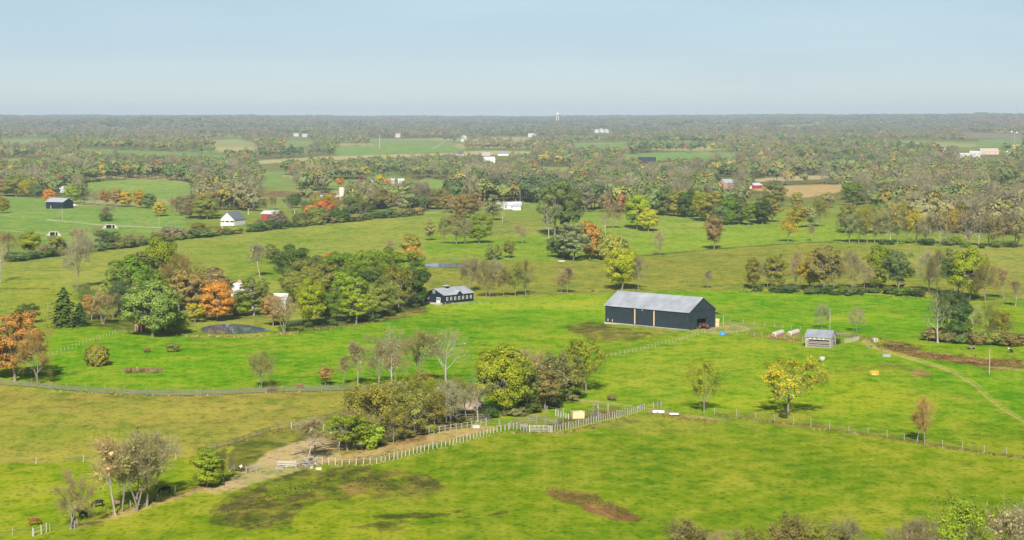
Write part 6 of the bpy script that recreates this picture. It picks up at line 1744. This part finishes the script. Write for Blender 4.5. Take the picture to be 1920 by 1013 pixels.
for k, (x, y, rz, l_, m, lab) in enumerate(((1103,781,20,2.2,M_rust,'first rusty pipe panel right of the tan box'),(1113,778,70,2.4,M_rust,'rusty pipe panel set across behind the first one'),(1121,783,10,2.4,M_rust,'rusty panel in the middle of the chute'),
     (1118,774,5,2.6,M_rust,'rear rusty panel of the chute'),(1136,779,30,2.2,M_rust,'last rusty panel of the chute next to the board fence'),(1108,786,24,2.2,M_steel,'grey steel panel between the chute and the board fence'))):
    gatepanel(lab, x, y, rz, l_, 1.75 if m is M_rust else 1.3, m)
o = at('head_gate', 1117, 775, 15, 'pale steel head gate with a raised lever in the corral', 'head gate')
b = MB(); b.bar((-0.6,0,0),(-0.6,0,2.0),0.1); b.bar((0.6,0,0),(0.6,0,1.9),0.1); b.bar((-0.6,0,1.95),(0.6,0,1.9),0.1); b.build('frame', M_steel, o)
MB().bar((-0.5,0,1.9),(-0.9,0,2.5),0.07).build('lever', M_steel, o)
for k,(x,lab) in enumerate(((1121,'tall grey chute post standing over the rusty panels'),(1140,'last tall chute post near the board fence'))):
    o = at('chute_post', x, 778 - k*2, 0, lab, 'post'); MB().box(-0.1,0.1,-0.1,0.1,-0.3,2.1).build('timber', M_post, o)
# stockyard junk
o = at('feed_rack', 549, 853.5, 12, 'long low plank feed rack lying across the dusty yard', 'feed rack')
q = G(632, 833.5) - G(549, 853.5)
b = MB(); e = np.array([q[0], q[1], 0]); e /= np.linalg.norm(e)
o.rotation_euler = (0, 0, 0)
b.bar((0,0,0.35),(q[0]*0.25,q[1]*0.25,0.5),0.5,0.12); b.bar((q[0]*0.32,q[1]*0.32,1.15),(q[0],q[1],1.25+q[2]),0.7,0.12); b.build('plank_top', M_woodv, o)
for t in (0.02,0.22): MB().bar((q[0]*t,q[1]*t,-0.2),(q[0]*t,q[1]*t,0.4),0.12).build('prop', M_rail, o)
o = at('dead_wood_pile', 577, 872, 0, 'tangled pile of pale dead branches at the foot of the spindly tree', 'brush pile')
b = MB(); rgt = random.Random(8)
for k in range(46):
    a = rgt.uniform(0, 6.28); r_ = rgt.uniform(0, 1.5); x, y = r_*math.cos(a)*1.1, r_*math.sin(a)*3.2
    a2 = rgt.uniform(0, 6.28); l2 = rgt.uniform(0.8, 2.2); z = rgt.uniform(0, 0.8)
    b.tube([(x,y,z),(x+math.cos(a2)*l2*.5,y+math.sin(a2)*l2*.5,z+rgt.uniform(-.1,.5)),(x+math.cos(a2)*l2,y+math.sin(a2)*l2,max(0,z+rgt.uniform(-.4,.9)))],[0.10,0.07,0.03],5,False)
b.build('branches', M_barkw, o)
b = MB()
for k in range(4): b.tube([(-0.6+k*.4,-2+k*.5,0.3),(0.9-k*.3,2+k*.3,0.7)],[0.16,0.12],6)
b.build('logs', M_barkd, o)
o = at('brush_pile', 452, 884, 0, 'dark heap of cut trunks and branches beside the yard gate', 'brush pile')
b = MB()
for k in range(34):
    a2 = rgt.uniform(0, 3.14); x, y = rgt.uniform(-2.0,1.2), rgt.uniform(-0.8,1.2); l2 = rgt.uniform(0.8, 1.8); z = rgt.uniform(0.1, 0.9)
    b.tube([(x,y,z),(x+math.cos(a2)*l2,y+math.sin(a2)*l2*.6,max(0.05,z+rgt.uniform(-.5,.5)))],[0.14,0.05],5,True)
b.build('branches', M_barkd, o)
MB().tube([(-0.1,-0.9,0.9),(0.3,-0.7,1.2)],[0.3,0.25],9).build('cut_stump', M_osb, o)
MB().tube([(-2.0,-1.0,0.1),(-1.0,-1.1,1.4)],[0.09,0.05],6).build('leaning_log', M_barkw, o)
# earth bank behind the lane trees
def bank(label, pts_px, hgt, seed):
    P = ground([a[0] for a in pts_px], [a[1] for a in pts_px]); nu, nv = 60, 14
    s = np.linspace(0, len(P) - 1, nu); bx = np.interp(s, range(len(P)), P[:, 0]); by = np.interp(s, range(len(P)), P[:, 1])
    V = []
    for j in range(nv):
        t = j / (nv - 1); prof = math.sin(min(1, t * 1.35) * math.pi / 2) * (1 if t < 0.75 else math.cos((t - 0.75) / 0.25 * math.pi / 2))
        for i in range(nu):
            env = math.sin(math.pi * (i + 0.5) / nu) ** 0.45
            n_ = float(fbm(bx[i] / 2.2 + seed, t * 3.0 + seed, 5, 3))
            yy = by[i] + t * 5.5 + n_ * 0.7 * env
            V.append((bx[i], yy, float(terrain(bx[i], yy)) - 0.3 + env * prof * hgt * (1 + 0.25 * n_)))
    Q = [(j*nu+i, j*nu+i+1, (j+1)*nu+i+1, (j+1)*nu+i) for j in range(nv-1) for i in range(nu-1)]
    me = np_mesh('earth_bank', V, Q, M_dirtm, smooth=True)
    tag(link('earth_bank', me), label, 'earth bank')
bank('pale eroded earth bank behind the lane trees, nearer and lower part', [(768,783),(790,781),(815,779),(850,783)], 2.2, 2.0)
bank('pinkish humped earth bank under the dead two-limbed tree', [(838,776),(862,770),(885,768),(910,772)], 3.2, 9.0)
# implements by the brown soil
o = at('hay_wagon', 1820, 655, 8, 'rusty flatbed implement beyond the brown soil strip', 'farm implement')
MB().box(-1.1,1.1,-0.5,0.5,0.35,0.75).build('bed', M_rust, o); MB().bar((1.0,0,0.0),(1.0,0,0.9),0.12).build('stake', M_white, o)
for s in (-0.7, 0.7): MB().tube([(s,-0.6,0.3),(s,-0.45,0.3)],0.3,10).build('wheel', M_tyre, o)
o = at('loader_bucket', 1895, 662, -12, 'tilted black implement with a white top near the picture edge', 'farm implement')
b = MB(); b.add([(-0.7,0,1.1),(0.2,0,1.0),(0.9,0.1,0.3),(0.1,0.1,0.25),(-0.7,0.5,1.1),(0.2,0.5,1.0),(0.9,0.6,0.3),(0.1,0.6,0.25)],[(0,1,2,3),(7,6,5,4),(0,4,5,1),(1,5,6,2),(2,6,7,3),(3,7,4,0)]); b.build('shell', M_tyre, o)
MB().box(-0.75,-0.25,-0.05,0.5,1.1,1.3).build('cap', M_white, o); MB().bar((-1.1,0.2,0.2),(0.2,0.3,0.3),0.12).build('drawbar', M_tyre, o); MB().bar((0.1,0.3,0.0),(0.1,0.3,0.4),0.2).build('foot', M_tyre, o)
o = at('water_tank', 1639, 641.5, 0, 'dark round water tank between white posts past the grey shed', 'tank')
MB().tube([(0,0,0),(0,0,1.2),(0,0,1.25)],[0.7,0.7,0.62],14).build('shell', M_wood, o, True)
for x in (-0.1, 0.35, 0.85): MB().box(x-0.07,x+0.07,-0.95,-0.82,-0.2,1.35).build('guard_post', M_white, o)
o = at('parked_van', 141, 387, -5, 'white van parked behind the gable of the far black barn', 'van')
b = MB(); b.box(-1.6,1.1,-0.8,0.8,0.4,1.5); b.box(1.1,2.0,-0.8,0.8,0.4,1.0); b.build('body', M_white, o)
for x in (-1.1,1.2):
    for y in (-0.78,0.78): MB().tube([(x,y-0.1,0.35),(x,y+0.1,0.35)],0.35,10).build('wheel', M_tyre, o)
MB().box(0.4,1.12,-0.82,0.82,0.95,1.4).build('window', M_glass, o)
for k, (x, y, lab) in enumerate(((927,484.5,'white limestone slab on the slope above the upper pond'),(1052,490,'second pale slab at the foot of the grey-green tree'))):
    p = G(x, y); V = [(math.cos(t)*1.6*(1+.2*math.sin(3*t+k)), math.sin(t)*1.2, 0.0) for t in np.linspace(0, 5.7, 9)]
    b = MB(); n = len(V); b.add(V + [(v_[0]*.8, v_[1]*.8, 0.3) for v_ in V], [(i,(i+1)%n,(i+1)%n+n,i+n) for i in range(n)] + [tuple(range(n, 2*n))])
    o = b.build('flat_rock', M_white); o.location = tuple(p); tag(o, lab, 'rock')

# ------------------------------------------------------------------ cattle
M_cowb = paint("black_hide", (0.012, 0.011, 0.012, 1), 0.6, 0.3, nscale=3)
M_cowr = paint("red_hide", (0.20, 0.055, 0.02, 1), 0.7, 0.3, nscale=3)
M_cowt = paint("tan_hide", (0.34, 0.22, 0.15, 1), 0.7, 0.2, nscale=3)
def cow_mesh(mat, graze=True, nm='cow'):
    """one skinned body: trunk, neck, head, four jointed legs and tail (x forward)"""
    V = []; E = []; Rr = []
    def chain(pts, start=None):
        prev = start
        for (x, y, z, r) in pts:
            V.append((x, y, z)); Rr.append(r); i = len(V) - 1
            if prev is not None: E.append((prev, i))
            prev = i
        return prev
    V.append((-0.55, 0, 1.08)); Rr.append(0.33)                       # pelvis
    mid = chain([(-0.1,0,1.02,0.36)], 0); sh = chain([(0.45,0,1.05,0.33)], mid)
    if graze: nk = chain([(0.85,0.05,0.95,0.2),(1.12,0.08,0.62,0.16)], sh); hd = chain([(1.22,0.1,0.35,0.14),(1.32,0.1,0.12,0.09)], nk)
    else: nk = chain([(0.85,0,1.25,0.19),(1.1,0,1.42,0.15)], sh); hd = chain([(1.32,0,1.38,0.14),(1.58,0,1.24,0.09)], nk)
    for s in (-1, 1):
        chain([(nkx, s*0.2, nkz, 0.035) for nkx, nkz in (((1.18, 0.5)) if graze else ((1.12, 1.5)),)], nk)   # ears
        chain([(0.50,s*0.20,0.72,0.13),(0.48,s*0.21,0.42,0.075),(0.50,s*0.21,0.10,0.06),(0.53,s*0.21,0.02,0.07)], sh)
        chain([(-0.52,s*0.20,0.80,0.16),(-0.72,s*0.21,0.48,0.085),(-0.62,s*0.21,0.12,0.06),(-0.58,s*0.21,0.02,0.07)], 0)
    chain([(-0.86,0,1.12,0.05),(-0.95,0,0.75,0.03),(-0.93,0,0.45,0.05)], 0)
    me = bpy.data.meshes.new(nm); me.from_pydata(V, E, []); me.update(); me.materials.append(mat)
    return me, Rr
def cow(px, py, rz, mat, label, graze=True, s=1.0):
    me, Rr = cow_mesh(mat, graze)
    p = G(px, py); o = link('cow', me); o.location = tuple(p); o.rotation_euler = (0, 0, R(rz)); o.scale = (s, s, s)
    md = o.modifiers.new('skin', 'SKIN'); sv = me.skin_vertices[0].data if me.skin_vertices else None
    if sv is None: return o
    for i, r in enumerate(Rr): sv[i].radius = (r, r)
    sv[0].use_root = True
    ss = o.modifiers.new('sub', 'SUBSURF'); ss.levels = 1; ss.render_levels = 1
    tag(o, label, 'cow', 'cattle grazing by the track')
cow(185, 951, 205, M_cowb, 'black cow grazing in the sun left of the big leafless clump')
cow(155, 972, 160, M_cowb, 'black cow in the shade behind the lone grey tree', False)
cow(64, 986, 20, M_cowr, 'reddish-brown cow near the white pipe gate', True)
cow(311, 926, 195, M_cowb, 'black cow lying dark in the shade along the wire fence', True)
cow(136, 985, 100, M_cowb, 'black cow half hidden by the small board gate', False)
cow(222, 950, 170, M_cowt, 'tan calf seen between the trunks of the leafless clump', False, 0.8)
cow(676, 845, 180, M_cowb, 'black cow resting under the green lane tree', True)
cow(1649, 538, 10, M_cowb, 'tiny black cow under the bright green hedge tree', True)
cow(1676, 540, 170, M_cowb, 'tiny black cow just left of the dead white stem', True)
cow(1691, 540, 10, M_cowb, 'tiny black cow just right of the dead white stem', False)

# ------------------------------------------------------------------ rank weeds (one mass)
wv = []; wt_ = []
rw = np.random.default_rng(12)
def weeds(line, n, spread_px, h, tone):
    P = []; L = [0.0]
    for a, b in zip(line, line[1:]): L.append(L[-1] + math.hypot(b[0]-a[0], b[1]-a[1]))
    s = rw.random(n) * L[-1]
    x = np.interp(s, L, [p[0] for p in line]) + rw.normal(size=n) * spread_px; y = np.interp(s, L, [p[1] for p in line]) + rw.normal(size=n) * spread_px * 0.4
    q = ground(x, y); q[:, 2] += h * 0.3
    v_, _ = quads(q, rw.normal(size=(n, 3)) * np.array([1, 1, 0.4]), h * (0.4 + 0.6 * rw.random(n)), rw)
    c = np.array(col(*tone, k=1.1)); wv.append(v_)
    wt_.append(np.repeat(np.concatenate([c[:3] * (0.7 + 0.6 * rw.random((n, 1))), np.ones((n, 1))], axis=1), 4, axis=0))
weeds([(100,733),(215,741),(330,744),(520,737),(765,734)], 260, 1.5, 0.28, (150,140,80))
weeds([(1340,780),(1443,791),(1525,803),(1650,820),(1780,842),(1920,860)], 700, 2, 0.3, (138,126,76))
weeds([(640,862),(700,859),(800,834),(900,814)], 260, 1.6, 0.22, (150,124,76))
weeds([(620,876),(700,872),(800,850),(940,812)], 320, 2, 0.28, (150,146,74))
weeds([(1030,922),(1080,932),(1140,950),(1195,975)], 520, 8, 0.18, (110,88,58))
weeds([(420,960),(520,930),(620,900),(800,905)], 600, 14, 0.2, (84,80,42))
weeds([(960,812),(1060,812),(1200,776)], 300, 2, 0.3, (140,130,72))
weeds([(1640,648),(1700,660),(1800,674),(1920,684)], 600, 7, 0.32, (128,98,62))
weeds([(230,694),(262,693),(306,696)], 240, 3, 0.3, (150,124,90))
weeds([(300,622),(360,632),(480,632),(560,624)], 420, 3, 0.35, (160,140,84))
weeds([(540,622),(660,612),(760,592),(800,580)], 360, 3, 0.35, (134,122,70))
weeds([(1380,548),(1560,553),(1740,560)], 500, 2, 0.4, (110,120,50))
weeds([(1440,636),(1500,640)], 200, 2, 0.3, (150,112,70))
weeds([(1560,628),(1640,634),(1700,646)], 240, 3, 0.32, (140,110,70))
weeds([(390,846),(470,824),(550,804),(650,780)], 300, 2, 0.28, (126,118,62))
weeds([(200,968),(300,938),(400,908)], 240, 3, 0.3, (140,120,70))
weeds([(1220,776),(1290,786),(1340,792)], 200, 4, 0.3, (140,120,66))
V = np.concatenate(wv); n = len(V) // 4
m, N, L = newmat("weeds")
out = N.new("ShaderNodeOutputMaterial"); b = N.new("ShaderNodeBsdfDiffuse"); at_ = N.new("ShaderNodeAttribute"); at_.attribute_name = "tint"
L.new(at_.outputs["Color"], b.inputs[0]); L.new(b.outputs[0], out.inputs[0])
tag(link("tall_weeds", np_mesh("tall_weeds", V, np.arange(n * 4).reshape(n, 4), m, np.concatenate(wt_))), 'dry brown weeds along the fences and worn patches', 'weeds', None, 'stuff')

# ------------------------------------------------------------------ the air
if HAZE > 0:
    b = MB().box(-9500, 9500, -60, 19500, -40, 135)
    mh, N, L = newmat("haze_air")
    out = N.new("ShaderNodeOutputMaterial"); pv = N.new("ShaderNodeVolumePrincipled")
    pv.inputs["Color"].default_value = (0.69, 0.86, 1.0, 1); pv.inputs["Density"].default_value = HAZE
    pv.inputs["Anisotropy"].default_value = -0.1
    L.new(pv.outputs[0], out.inputs["Volume"])
    tag(b.build("haze", mh), kind='stuff')
print("OBJECTS", len(bpy.data.objects))
